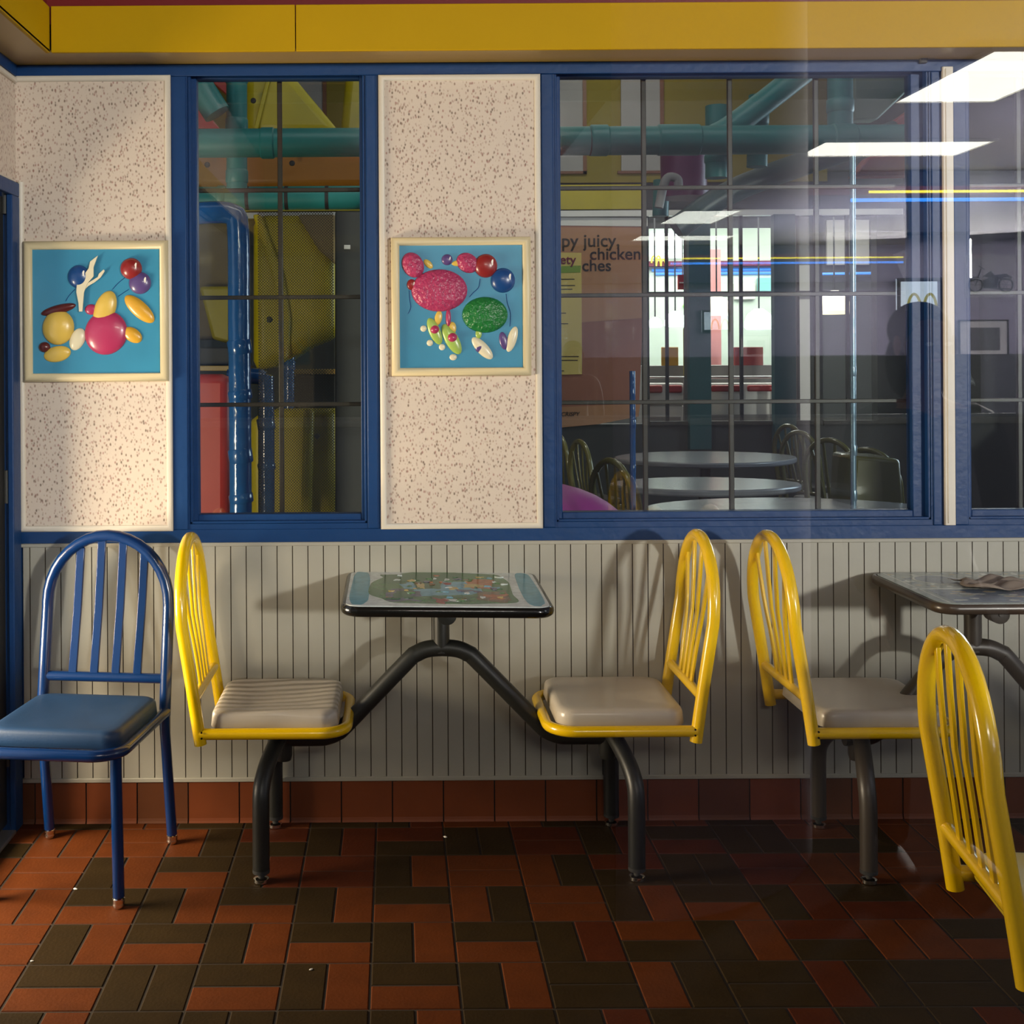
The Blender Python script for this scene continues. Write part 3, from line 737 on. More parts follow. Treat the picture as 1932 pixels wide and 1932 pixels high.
def tabletop(par, kind, w_, d, cx=0, tilt=0, ztop=.765):
    a, b = w_/2, d/2
    t = .028
    top = MB(); mats = []
    M = Matrix.Translation((cx, 0, ztop)) @ tilt if tilt else Matrix.Translation((cx, 0, ztop))
    if kind == 'bright':
        mats = ['print_white', 'print_blue', 'print_green', 'print_dgreen', 'print_lake', 'print_orange', 'print_purple', 'print_brown', 'print_yellow', 'b_red']
        top.prism(rrect(-a+.004, a-.004, -b+.004, b-.004, .035), -.012, 0, 'xy', 0, M)
        rr = random.Random(11)
        lay = [0]
        def patch(u0, u1, v0, v1, mi, wob=.12, n=26):
            lay[0] += 1; cx_, cy_ = ((u0+u1)/2-.5)*w_, ((v0+v1)/2-.5)*d; rx, ry = (u1-u0)/2*w_, (v1-v0)/2*d
            ph = [rr.uniform(0, 6.28) for _ in range(4)]
            poly = []
            for i in range(n):
                an = 2*PI*i/n; k = 1+wob*(math.sin(3*an+ph[0])+.7*math.sin(5*an+ph[1])+.5*math.sin(8*an+ph[2]))
                cu, su = math.cos(an), math.sin(an)
                e = .55
                poly.append((cx_+rx*k*math.copysign(abs(cu)**e, cu), cy_+ry*k*math.copysign(abs(su)**e, su)))
            top.prism(poly, 0, .0001+.00003*lay[0], 'xy', mi, M)
        patch(.02, .115, .03, .97, 1, .03); patch(.885, .98, .03, .97, 1, .03)
        patch(.14, .86, .06, .96, 2, .045, 70)
        patch(.28, .70, .30, .72, 4, .1, 40)
        patch(.33, .50, .48, .95, 3); patch(.50, .60, .70, .94, 3); patch(.17, .34, .62, .9, 3); patch(.2, .38, .12, .45, 6); patch(.24, .34, .22, .4, 3)
        patch(.62, .76, .50, .78, 5); patch(.60, .70, .52, .62, 8); patch(.66, .82, .14, .42, 7); patch(.70, .80, .2, .34, 5, .3)
        patch(.34, .42, .16, .26, 2); patch(.42, .62, .12, .28, 3, .2); patch(.44, .50, .10, .22, 9, .3); patch(.50, .58, .14, .20, 0, .3)
        patch(.36, .40, .50, .62, 8, .2); patch(.52, .57, .46, .54, 8, .2); patch(.56, .64, .40, .46, 6, .2); patch(.50, .54, .60, .66, 9, .2)
        for i in range(60):
            u, v = rr.uniform(.17, .80), rr.uniform(.13, .88)
            patch(u, u+rr.uniform(.015, .04), v, v+rr.uniform(.02, .05), rr.choice([0, 3, 2, 6, 7, 8, 5, 4]), .25, 12)
    else:
        mats = ['print_slate', 'print_pale', 'print_navy', 'print_tan']
        top.prism(rrect(-a+.004, a-.004, -b+.004, b-.004, .05), -.012, 0, 'xy', 0, M)
        rr = random.Random(4); lay = 0
        def quad(x0, x1, y0, y1, mi, h): top.prism([(x0, y0), (x1, y0), (x1, y1), (x0, y1)], 0, h, 'xy', mi, M)
        quad(-a+.012, a-.012, -.03, -.022, 1, .0001); quad(-a+.03, -a+.036, -b+.02, b-.02, 1, .0001)
        quad(-a+.05, a-.05, -b+.02, -.04, 2, .0001)
        for k in range(150):
            x, y = rr.uniform(-a+.03, a-.03), rr.uniform(-.01, b-.02); s_ = rr.uniform(.003, .010)
            top.prism([(x+s_*math.cos(q)*rr.uniform(.6, 1.6), y+s_*math.sin(q)) for q in [2*PI*i/8 for i in range(8)]], 0, .00015+k*1e-6, 'xy', rr.choice([1, 1, 2, 3]), M)
        for k in range(40):
            x, y = rr.uniform(-a+.07, a-.07), rr.uniform(-b+.03, -.06); s_ = rr.uniform(.008, .022)
            top.prism([(x+s_*math.cos(q), y+s_*.5*math.sin(q)*rr.uniform(.6, 1.3)) for q in [2*PI*i/10 for i in range(10)]], 0, .00015+k*1e-6, 'xy', rr.choice([0, 3, 3, 1, 2]), M)
        top.prism([(-.14+.07*math.cos(q), .11+.07*math.sin(q)) for q in [2*PI*i/32 for i in range(32)]], 0, .0004, 'xy', 1, M)
        top.prism([(-.14+.064*math.cos(q), .11+.064*math.sin(q)) for q in [2*PI*i/32 for i in range(32)]], 0, .0005, 'xy', 2, M)
    tp = top.build('tabletop', mats, par)
    # bullnose edge
    ring = rrect(-a, a, -b, b, .045, 7)
    prof = [(-.004, -.002), (.004, -.001), (.009, -.008), (.010, -.016), (.008, -.024), (.002, -.029), (-.06, -.029)]
    vs = []; n = len(ring)
    for i, (x, y) in enumerate(ring):
        x1, y1 = ring[(i+1) % n]; x0_, y0_ = ring[i-1]; tx, ty = x1-x0_, y1-y0_; L_ = math.hypot(tx, ty) or 1; nx, ny = ty/L_, -tx/L_
        for u, v in prof: vs.append(M @ Vector((x+nx*u, y+ny*u, v)))
    m_ = len(prof); fs = []
    for i in range(n):
        j = (i+1) % n
        for k in range(m_-1): fs.append((i*m_+k, i*m_+k+1, j*m_+k+1, j*m_+k))
    MB().add(vs, fs, 0, True).build('edge_band', 'black_edge' if kind == 'bright' else 'brown_edge', tp, sharp=50)
    und = MB().box(-a+.05, a-.05, -b+.05, b-.05, -.027, -.012, 0, M).build('underside', 'black_metal', tp)
    return tp
for n, c in dict(print_white=(.62, .68, .68), print_blue=(.11, .33, .42), print_green=(.09, .20, .08), print_dgreen=(.05, .13, .06), print_lake=(.16, .36, .48), print_orange=(.42, .14, .06),
                 print_purple=(.14, .13, .19), print_brown=(.20, .12, .07), print_yellow=(.5, .38, .14), print_slate=(.27, .31, .29), print_pale=(.55, .58, .52), print_navy=(.15, .19, .25), print_tan=(.45, .38, .25)).items():
    mat(n, c, .22, noise=.45, nscale=45)

def cluster(label, loc, rz, pads=None, fan=(.043, .086), foot=.515, chair_off=.68, table=None, right=True, base='black_metal', pad='seat_plastic', table_cx=0, chairs=(1, 1), rzc=(0, 0), sit=('', '')):
    root = thing('table_with_attached_seats', label, 'table', loc, rz, 'fixed dining units of table and attached seats')
    R = .0245
    # bent main tube
    zb = .335+.0; zt = .592; sl = foot-.045
    P_ = []
    for s_ in (-1,):
        pass
    hb_ = [(-sl-.03, .334), (-.37 if foot > .45 else -.30, .334), (-.335, .337), (-.303, .350), (-.275, .375), (-.10, .555), (-.075, .575), (-.045, .588), (0, .592)]
    if foot < .45: hb_[0] = (-sl-.03, .334); hb_[1] = (-.33, .334); hb_[2] = (-.30, .338); hb_[3] = (-.275, .352); hb_[4] = (-.25, .375)
    pts = [Vector((x-.008, 0, z)) for x, z in hb_]+[Vector((-x-.008, 0, z)) for x, z in hb_[::-1][1:]]
    MB().tube(pts, R, 16, smooth_n=3).build('main_tube', base, root)
    MB().lathe([(.0240, .58), (.0240, .725)], (-.010, 0, 0), n=18).box(-.035, .035, -.14, .14, .722, .737).build('pedestal', base, root)
    kn = MB().lathe([(.024, 0), (.027, .004), (.027, .05), (.02, .052)], (.001, -.085, .714), (0, -1, 0), n=20).lathe([(.006, .052), (.006, .056)], (.001, -.085, .714), (0, -1, 0), n=10)
    kn.build('round_end_cap', base, root)
    for sx in (-1, 1):
        MB().lathe([(.022, .27), (.026, .285), (.026, .37)], (sx*sl, 0, 0), n=18).box(sx*sl-.02, sx*sl+.02, -.12, .12, .388, .409).lathe([(.026, .36), (.026, .39)], (sx*sl, 0, 0), n=18).build('seat_post', base, root)
        for sy in (-1, 1):
            lp = [(sx*sl, sy*.012, .365), (sx*(sl+.012), sy*.06, .345), (sx*(foot-.012), sy*.135, .302), (sx*(foot-.001), sy*.178, .255), (sx*foot, sy*.191, .20), (sx*foot, sy*.192, .12), (sx*foot, sy*.192, .034)]
            leg = MB().tube(lp, .0235, 16, smooth_n=4).build('leg', base, root)
            MB().lathe([(.0235, .026), (.024, .036)], (sx*foot, sy*.192, 0), n=18).lathe([(.009, .008), (.009, .03)], (sx*foot, sy*.192, 0), n=10).build('leg_cap', 'rubber', leg)
            MB().lathe([(.018, 0), (.0215, .002), (.0215, .011), (.016, .014)], (sx*foot, sy*.192, 0), n=20).build('glide', 'chrome', leg)
    if table: tabletop(root, table, .565 if table == 'bright' else .58, .475, table_cx, Matrix.Rotation(math.radians(.8), 4, 'Y') @ Matrix.Rotation(math.radians(1.2), 4, 'X') if table == 'bright' else 0)
    for i, s_ in enumerate((-1, 1)):
        if not chairs[i]: continue
        ch = part_empty('attached_chair', root, (s_*chair_off, 0, 0), (0 if s_ < 0 else PI)+rzc[i], sit[i] or None)
        backrest(ch, 'yellow_metal', fan=fan); seat_parts(ch, 'yellow_metal', (pads or (pad, pad))[i])
        for y in (-.19, .19):
            for z in (.398, .414):
                MB().lathe([(.0028, 0), (.0028, .003)], (.006, y+math.copysign(.0148, y), z), (0, math.copysign(1, y), 0), n=8).build('rivet', 'black_edge', ch)
    return root
cluster('brightly printed square table with two attached yellow chairs, under the two plaques', (.140, 3.447, 0), 0, pads=('seat_ribbed', 'seat_plastic'), table='bright',
        sit=('left yellow chair with ribbed beige seat', 'right yellow chair with smooth beige seat'))
cluster('dark printed table at the right edge with one attached yellow chair on its left', (1.67, 3.42, 0), 0, foot=.39, chair_off=.535, base='brown_metal', table='dark', table_cx=.08, chairs=(1, 0))
cluster('nearest yellow chair of the dining unit cut off by the lower right edge', (1.075+.68*math.cos(-.15), 2.165+.68*math.sin(-.15), 0), -.15, table='dark', chairs=(1, 0), pad='yellow_seat', fan=(.062, .062))

# napkin lying on the dark table
nk = MB(); N = 22; c0 = at(1885, 1112, 3.42); rr = random.Random(2)
vs = []; fs = []
for i in range(N):
    for j in range(N):
        u, v = i/(N-1)-.5, j/(N-1)-.5
        z = .010+.007*math.sin(9*u+3*v)+.005*math.sin(17*v-6*u+1)+rr.uniform(-.001, .001)
        if i in (0, N-1) or j in (0, N-1): z = .0035+abs(z)*.35
        vs.append((u*.20+.02*math.sin(7*v), v*.15+.012*math.sin(9*u), max(.002, z)))
for i in range(N-1):
    for j in range(N-1): fs.append((i*N+j, (i+1)*N+j, (i+1)*N+j+1, i*N+j+1))
mat('napkin', (.26, .21, .17), .8, noise=.15)
nk.add(vs, fs, 0, True); o = nk.build('crumpled_napkin', 'napkin', sharp=180)
so_ = o.modifiers.new('solid', 'SOLIDIFY'); so_.thickness = .001
o.location = (1.735, 3.42, .766); tag(o, 'crumpled beige paper napkin lying on the dark printed table', 'napkin')

# ------------------------------------------------------------------ blue chair (local: faces +X)
def blue_chair(loc, rz):
    r = thing('metal_chair', 'blue metal slat back chair standing alone in the left corner', 'chair', loc, rz)
    # backrest with its uprights running down as rear legs
    b = MB().tube([(back_x(z)*.9, y, z-.005) for y, z in arch(.40)], TR, 16); b.build('backrest_frame', 'blue_metal', r)
    MB().tube([(-.018, -HB, .497), (-.018, HB, .497)], .0145, 12).build('crossbar', 'blue_metal', r)
    for k in range(4):
        y = (-1.5+k)*.066; zt = zarch(y)-.012; zb = .497; N = 8; s = MB(); vs = []; fs = []
        for i in range(N+1):
            z = zb+(zt-zb)*i/N; x = back_x(z)*.9+.004*math.sin(PI*i/N)
            y = (-1.5+k)*.066+.014*i/N
            for (dx, dy) in ((-.0045, -.0125), (.0045, -.0125), (.0045, .0125), (-.0045, .0125)): vs.append((x+dx, y+dy, z))
        for i in range(N):
            for q in range(4): fs.append((i*4+q, i*4+(q+1) % 4, i*4+4+(q+1) % 4, i*4+4+q))
        fs += [(0, 1, 2, 3), (N*4+3, N*4+2, N*4+1, N*4)]
        s.add(vs, fs).build('slat', 'blue_metal', r, bevel=.002)
    seat_parts(r, 'blue_metal', 'blue_seat', hw=.186)
    for (x0, y0, x1, y1, rear) in ((0, -.187, -.055, -.190, 1), (0, .187, -.055, .190, 1), (.355, -.172, .362, -.180, 0), (.355, .172, .362, .180, 0)):
        if rear: pts = [(x0, y0, .405), (x0-.002, y0, .36), (x1, y1, .028)]
        else: pts = [(x0, y0, .40), (x0, y0, .35), (x1, y1, .028)]
        lg = MB().tube(pts, .0155, 14).build('leg', 'blue_metal', r)
        MB().lathe([(.014, 0), (.0165, .003), (.0165, .010), (.0155, .013), (.0165, .016), (.0165, .024), (.010, .030)], (x1, y1, 0), n=18).build('glide', 'chrome', lg)
    return r
# rear right foot at (-.683,3.523), rear left (-1.033,3.567); faces the viewer, turned slightly left
ang = math.atan2(-.992, -.125)
mid = Vector((-.858, 3.545, 0)) + Vector((math.cos(ang), math.sin(ang), 0))*.055
blue_chair(mid, ang)

# ------------------------------------------------------------------ crumbs on the floor
def crumb(px, py, s_, label, seed):
    rr = random.Random(seed); a, b = ray(px, py); Y = -HC/b; m = MB(); m.ell((0, 0, .0), s_, s_*.5, s_*.35, 0, 8, 5)
    m.v = [(x*rr.uniform(.7, 1.3), y*rr.uniform(.7, 1.3), max(0, z+s_*.3)) for x, y, z in m.v]
    o = m.build('crumb', 'b_white'); o.location = (a*Y, Y, 0); o.rotation_euler = (0, 0, rr.uniform(0, 3)); tag(o, label, 'crumb', 'white crumbs on the tiled floor')
crumb(840, 1580, .007, 'white scrap on the floor under the middle of the bright table', 1)
crumb(587, 1830, .005, 'tiny white crumb on a dark tile in front of the unit near the bottom edge', 2)
crumb(142, 1678, .006, 'pale flake on the tile joint left of the blue chair leg', 3)
crumb(60, 1814, .004, 'small white crumb near the lower left corner of the floor', 4)

# ================================================================== PLAYROOM beyond the windows
PY = 9.5
far_z = lambda py, px=1200: at(px, py, PY).z
fx = lambda px: at(px, 600, PY).x
pw = MB()
zs, zh = far_z(800), far_z(408)
ops = [(fx(1040), fx(1216)), (fx(1225), fx(1297)), (fx(1338), fx(1466)), (fx(1480), fx(1538)), (fx(1552), fx(1655))]
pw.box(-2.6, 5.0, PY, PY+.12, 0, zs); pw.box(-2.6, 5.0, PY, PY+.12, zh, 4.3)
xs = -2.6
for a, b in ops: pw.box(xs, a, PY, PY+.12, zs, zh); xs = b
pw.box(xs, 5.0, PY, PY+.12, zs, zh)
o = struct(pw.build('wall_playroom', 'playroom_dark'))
# olive upper wall, beam and panels
MB().box(-2.6, fx(1560), PY-.03, PY, far_z(345), 4.3).build('upper_wall', 'wall_olive', o)
MB().box(-2.6, fx(1211), PY-.06, PY, far_z(396), far_z(350)).build('yellow_beam', 'play_yellow', o)
MB().box(-2.6, fx(1700), PY-.05, PY, far_z(409), far_z(398)).build('header_trim', 'white_lam', o)
for (a, b) in ((960, 1100), (1172, 1245), (545, 612)):
    pn = MB().box(fx(a), fx(b), PY-.05, PY-.03, far_z(324) if a > 900 else far_z(225), 4.2).build('grey_panel', 'grey_panel', o)
    MB().box(fx(b), fx(b)+.03, PY-.055, PY-.03, far_z(329) if a > 900 else far_z(228), 4.2).box(fx(a)-.03, fx(b)+.03, PY-.055, PY-.03, (far_z(329) if a > 900 else far_z(228)), (far_z(324) if a > 900 else far_z(224))).build('brown_border', 'brown_frame', pn)
for px in (1316, 1475):
    MB().box(fx(px)-.085, fx(px)+.085, PY-.08, PY, zs-.2, zh).build('teal_column', 'teal_dark', o)
fw_ = MB()
for a, b in ops[1:]:
    for k in (1,) if b-a < .5 else (1, 2):
        pass
    fw_.box((a+b)/2-.012, (a+b)/2+.012, PY+.04, PY+.07, zs, zh)
    fw_.box(a, b, PY+.04, PY+.07, far_z(553)-.012, far_z(553)+.012)
    fw_.box(a, b, PY-.02, PY+.03, zs-.02, zs+.02)
struct(fw_.build('window_6', 'dark_band'))
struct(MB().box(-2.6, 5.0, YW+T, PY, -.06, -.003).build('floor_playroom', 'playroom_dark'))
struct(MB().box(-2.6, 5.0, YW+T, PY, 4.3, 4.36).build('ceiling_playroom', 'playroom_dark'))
struct(MB().box(-2.7, -2.6, YW+T, PY, 0, 4.3).build('wall_playroom_left', 'wall_olive'))
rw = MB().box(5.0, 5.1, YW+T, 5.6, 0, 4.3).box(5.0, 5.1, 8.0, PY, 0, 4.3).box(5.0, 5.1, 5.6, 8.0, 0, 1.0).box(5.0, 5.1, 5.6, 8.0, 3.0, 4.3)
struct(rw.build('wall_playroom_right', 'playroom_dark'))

# --- the play structure: one climbing frame, each pipe a part
ps_ = thing('play_structure', 'indoor climbing frame of padded teal and blue pipes behind the windows', 'play structure', at(900, 1500, 5.0)*0)
def pipe(pts, Y, wpx, m, name, collars=(), bands=(), r=None, sm=4):
    P_ = [at(a, b, Y) if len((a, b)) == 2 else None for a, b in [(p_[0], p_[1]) for p_ in pts]]
    rad = r or wpx/2*Y/F
    mb = MB().tube(P_, rad, 20, smooth_n=sm if len(P_) > 2 else 0)
    o = mb.build(name, m, ps_)
    d = (P_[-1]-P_[0]).normalized()
    if collars:
        for (cx_, cy_, L_) in collars:
            cb = MB(); c = at(cx_, cy_, Y); cb.tube([c-d*L_, c-d*(L_-.006), c+d*(L_-.006), c+d*L_], [rad*1.0, rad*1.09, rad*1.09, rad*1.0], 20)
            cb.build('collar', m, o)
    if bands:
        for (cx_, cy_) in bands:
            cb = MB(); c = at(cx_, cy_, Y); cb.tube([c-d*.008, c+d*.008], rad*1.03, 20)
            cb.build('strap', 'dark_band', o)
    return o
pipe([(200, 271.5), (1760, 261.8)], 5.0, 54, 'teal', 'padded_pipe', [(505, 270, .03), (1130, 265, .04), (1280, 264, .09), (1590, 263, .05)], [(1115, 266)])
pipe([(300, 375), (800, 372)], 5.4, 44, 'teal', 'padded_pipe', [(418, 374, .02)], [(421, 374), (467, 374), (541, 373.5), (617, 373)])
pipe([(446.5, 60), (447, 360)], 5.25, 39, 'teal', 'padded_pipe', [(446.5, 236, .03), (447, 333, .03), (446.5, 150, .02)])
pipe([(330, 90), (410, 215)], 5.15, 52, 'teal', 'padded_pipe')
pipe([(352, 405), (400, 401), (436, 404), (449, 430), (451, 600), (453, 800), (455, 1100)], 4.75, 42, 'blue_pipe', 'wrapped_pipe', [(452, 655, .03), (453, 745, .02), (454, 860, .03), (455, 940, .02)])
pipe([(430, 712), (480, 710), (498, 716), (502, 740), (503, 1100)], 5.6, 31, 'blue_pipe', 'wrapped_pipe', [(502, 800, .03), (503, 880, .02)])
pipe([(546, 560), (545, 770)], 6.4, 22, 'blue_pipe', 'wrapped_pipe', [(546, 690, .03)])
pipe([(1352, 200), (1352, 336)], 5.35, 42, 'teal', 'padded_pipe', [(1352, 300, .02)])
pipe([(1432, 180), (1428, 315)], 5.35, 38, 'teal', 'padded_pipe', [(1430, 222, .03)])
pipe([(1580, 85), (1400, 225), (1340, 262)], 5.2, 46, 'teal', 'padded_pipe')
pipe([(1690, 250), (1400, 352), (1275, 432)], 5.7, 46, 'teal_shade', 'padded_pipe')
pipe([(1585, 60), (1585, 240)], 5.15, 46, 'teal', 'padded_pipe', [(1585, 200, .03)])
pipe([(1248, 340), (1246, 408)], 6.2, 30, 'teal', 'padded_pipe')
pipe([(1608, 270), (1609, 700), (1611, 1100)], 4.55, 11, 'silver_blue', 'thin_pole', [(1609, 700, .02), (1611, 850, .02), (1611, 935, .02)])
pipe([(1193, 700), (1195, 1100)], 5.4, 11, 'blue_pipe', 'thin_pole', [(1194, 800, .02), (1194, 885, .02)])
def panel(poly, Y, dep, m, name, bev=.02, par=None):
    mb = MB(); pp_ = [XZ(a, b, Y) for a, b in poly]; mb.prism(pp_, Y, Y+dep)
    return mb.build(name, m, par or ps_, bevel=bev)
# moulded plastic panels and slide sections
panel([(380, 120), (435, 120), (428, 178), (395, 150)], 5.6, .08, 'play_red', 'red_panel', .006)
panel([(372, 190), (415, 243), (372, 243), (330, 200)], 5.55, .08, 'play_red', 'red_panel', .006)
pa = panel([(462, 120), (545, 120), (560, 150), (645, 252), (462, 252)], 6.6, .5, 'play_yellow', 'yellow_slide_section', .05)
panel([(505, 138), (512, 138), (484, 252), (476, 252)], 6.57, .03, 'play_yellow', 'seam_ridge', .004, pa)
panel([(660, 60), (720, 60), (720, 260), (640, 260)], 6.9, .3, 'play_yellow', 'yellow_slide_section', .05)
panel([(330, 280), (720, 280), (720, 356), (330, 356)], 6.5, .5, 'play_orange', 'orange_slide_section', .05)
yb_ = panel([(476, 404), (634, 404), (634, 634), (585, 652), (545, 678), (520, 690), (476, 702)], 6.3, .5, 'play_yellow', 'yellow_slide_bowl', .06)
panel([(476, 404), (492, 404), (535, 520), (548, 600), (545, 676), (536, 680), (530, 600), (512, 520)], 6.27, .05, 'play_yellow', 'seam_ridge', .015, yb_)
panel([(560, 404), (634, 404), (634, 500), (600, 470)], 6.24, .08, 'tan_cloth', 'slide_flap', .02, yb_)
panel([(330, 400), (436, 400), (436, 640), (330, 640)], 6.9, .3, 'tan_cloth', 'tan_panel', .02)
panel([(375, 540), (436, 540), (436, 650), (400, 640)], 6.8, .1, 'play_yellow', 'yellow_slide_section', .02)
panel([(330, 655), (470, 655), (470, 690), (330, 690)], 6.6, .1, 'dark_grey', 'shelf_front', .01)
panel([(330, 690), (470, 690), (470, 700), (330, 700)], 6.5, .2, 'tan_soffit', 'shelf_edge', .004)
panel([(1612, 130), (1712, 130), (1712, 172), (1655, 226), (1612, 226)], 6.4, .1, 'green_grey', 'green_panel', .01)
panel([(352, 706), (432, 706), (432, 1000), (352, 1000)], 5.3, .12, 'play_red', 'red_panel', .04)
panel([(560, 772), (632, 768), (634, 1000), (470, 1000), (470, 790), (520, 772)], 6.3, .3, 'play_yellow', 'yellow_slide_section', .04)
panel([(572, 772), (592, 772), (586, 1000), (566, 1000)], 6.2, .08, 'play_yellow', 'seam_ridge', .02)
panel([(555, 697), (760, 696), (760, 706), (555, 706)], 6.0, .2, 'tan_soffit', 'shelf_edge', .004)
panel([(555, 706), (760, 706), (760, 770), (555, 770)], 6.1, .1, 'dark_grey', 'shelf_front', .004)
panel([(632, 398), (760, 398), (760, 1100), (632, 1100)], 5.1, .3, 'dark_grey', 'padded_column', .01)
panel([(649, 462), (661, 462), (661, 470), (649, 470)], 5.095, .006, 'white_lam', 'label_tag', .001)
for (a, b, Y) in ((478, 190, 6.52), (391, 311, 6.42), (551, 308, 6.42), (509, 603, 5.9), (598, 823, 6.2)):
    c = at(a, b, Y); MB().lathe([(.016, 0), (.014, .01), (.006, .014)], c, (0, -1, 0), n=12).build('bolt', 'dark_band', ps_)
# safety net
a, b = XZ(486, 400, 4.62), XZ(633, 1100, 4.62)
nt_ = MB(); nt_.add([(a[0], 4.62, b[1]), (b[0], 4.62, b[1]), (b[0], 4.62, a[1]), (a[0], 4.62, a[1])], [(0, 1, 2, 3)])
o = nt_.build('safety_net', 'net', ps_); o['kind'] = 'stuff'
# magenta climbing tube and slide mouth
c0, c1 = at(1290, 255, 6.0), at(1290, 372, 6.0)
MB().tube([c0, c1], 43*6/F, 28).build('magenta_climbing_tube', 'tube_magenta', ps_)
MB().tube([c1+Vector((0, 0, .03)), c1-Vector((0, 0, .005))], 46*6/F, 28).build('tube_rim', 'tube_magenta', ps_)
hd = MB(); hd.tube([at(1243, 392, 5.8), at(1252, 350, 5.8), at(1262, 334, 5.8), at(1278, 338, 5.8), at(1280, 352, 5.8)], .022, 12, smooth_n=4)
hd.build('grab_handle', 'grey_panel', ps_)
sl = MB(); k = 4.7/F; c = at(1010, 1040, 4.75); sl.ell(c, 195*k, .38, 132*k, 0, 40, 20)
slo = sl.build('slide_hood', 'play_magenta'); tag(slo, 'rounded purple pink plastic slide hood at the lower left of the wide window', 'slide hood')
rim = MB(); rim.tube([c+Vector((195*k*1.01*math.cos(a_), -.02-.37*abs(math.sin(1.2)), 132*k*.62*math.sin(a_)-.0)) for a_ in [PI*i/30 for i in range(31)]], .006, 8)

# pale poster board and notices in the far windows
pb = thing('poster_board', 'large orange brown promotional poster with dark lettering seen through the wide window', 'poster', (fx(1130), PY-.016, far_z(815)))
def loc_p(px, py, par, Y=PY-.016): v = at(px, py, Y); return v.x-par.location.x, v.z-par.location.z
def sheet(poly, d0, d1, m, name, par): return MB().prism([loc_p(a, b, par) for a, b in poly], d0, d1).build(name, m, par)
sheet([(1000, 425), (1220, 428), (1205, 786), (1130, 800), (1000, 812)], 0, .015, 'poster_rose', 'backing_sheet', pb)
sheet([(1000, 428), (1218, 430), (1214, 600), (1000, 615)], -.004, 0, 'poster_orange', 'upper_field', pb)
sheet([(1000, 770), (1208, 762), (1204, 786), (1130, 800), (1000, 812)], -.004, 0, 'poster_orange', 'lower_field', pb)
sheet([(1000, 410), (1222, 411), (1222, 427), (1000, 425)], -.004, .01, 'white_lam', 'top_margin', pb)
def put_text(par, name, body, px, py, hpx, m, bold=True, Y=PY-.016, off=-.006, shear=0):
    x, z = loc_p(px, py, par, Y); size = hpx*Y/F
    return text_mesh(name, body, size, Matrix.Translation((x, off, z)) @ UP, m, par, bold=bold, shear=shear)
put_text(pb, 'lettering', 'crispy juicy,', 1010, 466, 34, 'ink')
put_text(pb, 'lettering', 'chicken', 1112, 490, 32, 'ink')
put_text(pb, 'lettering', 'sandwiches', 1012, 512, 31, 'ink')
put_text(pb, 'lettering', 'CRISPY', 1058, 785, 11, 'ink', shear=.2)
yn = thing('paper_notice', 'narrow yellow paper notice overlapping the left of the orange poster', 'notice', (fx(1075), PY-.0285, far_z(708)))
def sheet2(poly, d0, d1, m, name): return MB().prism([loc_p(a, b, yn, PY-.0285) for a, b in poly], d0, d1).build(name, m, yn)
sheet2([(1020, 476), (1097, 477), (1098, 706), (1020, 708)], 0, .004, 'poster_yellow', 'sheet')
sheet2([(1030, 503), (1096, 501), (1095, 514), (1030, 516)], -.003, 0, 'green_ink', 'green_band')
x, z = loc_p(1044, 498, yn, PY-.0285)
text_mesh('lettering', 'iety', 24*PY/F, Matrix.Translation((x+.03, -.005, z)) @ UP, 'maroon', yn, bold=True)
ln = MB()
for (y_, x_a, x_b) in ((526, 1058, 1084), (538, 1056, 1085), (545, 1056, 1080), (590, 1056, 1068), (610, 1056, 1072), (672, 1056, 1092), (679, 1056, 1090), (699, 1056, 1064)):
    a = loc_p(x_a, y_, yn, PY-.0285); b = loc_p(x_b, y_+1.4, yn, PY-.0285); ln.box(a[0], b[0], -.003, 0, b[1], a[1])
ln.build('text_lines', 'ink', yn)

# tables and chairs of the playroom
def play_table(px, py, Y, w_, d_, label, ph):
    c = at(px, py, Y); t = thing('play_table', label, 'table', (c.x, Y, 0), 0, 'grey tables in the playroom')
    poly = [(w_/2*(1+.06*math.sin(2*a+ph))*math.cos(a), d_/2*math.sin(a)) for a in [2*PI*i/40 for i in range(40)]]
    MB().prism(poly, .73, .765, 'xy').build('tabletop', 'table_grey', t, bevel=.01)
    MB().lathe([(.2, 0), (.19, .015), (.035, .03), (.035, .73)], (0, 0, 0)).build('pedestal', 'black_metal', t)
play_table(1330, 860, 8.0, 1.2, 1.0, 'pale grey table farthest back in the playroom beneath the far windows', .4)
play_table(1330, 900, 6.3, .95, .7, 'middle grey table in the playroom, darkest of the three', 1.5)
play_table(1500, 950, 5.2, 1.25, .9, 'nearest broad grey table at the bottom of the wide window', 2.4)
def play_chair(px, Y, rz, label, m='play_yellow', first=[None]):
    c = at(px, 800, Y)
    t = thing('slat_back_chair', label, 'chair', (c.x, Y, 0), rz, 'chairs in the playroom')
    backrest(t, m); seat_parts(t, m, 'dark_grey')
    for (x, y) in ((0, -.187), (0, .187), (.35, -.17), (.35, .17)): MB().tube([(x, y, .40), (x, y, 0.0)], .0155, 10).build('leg', m, t)
    return t
mat('chair_dim', (.11, .10, .03), .25, coat=.5)  # yellow chair colour darkened, the low light is put into the paint
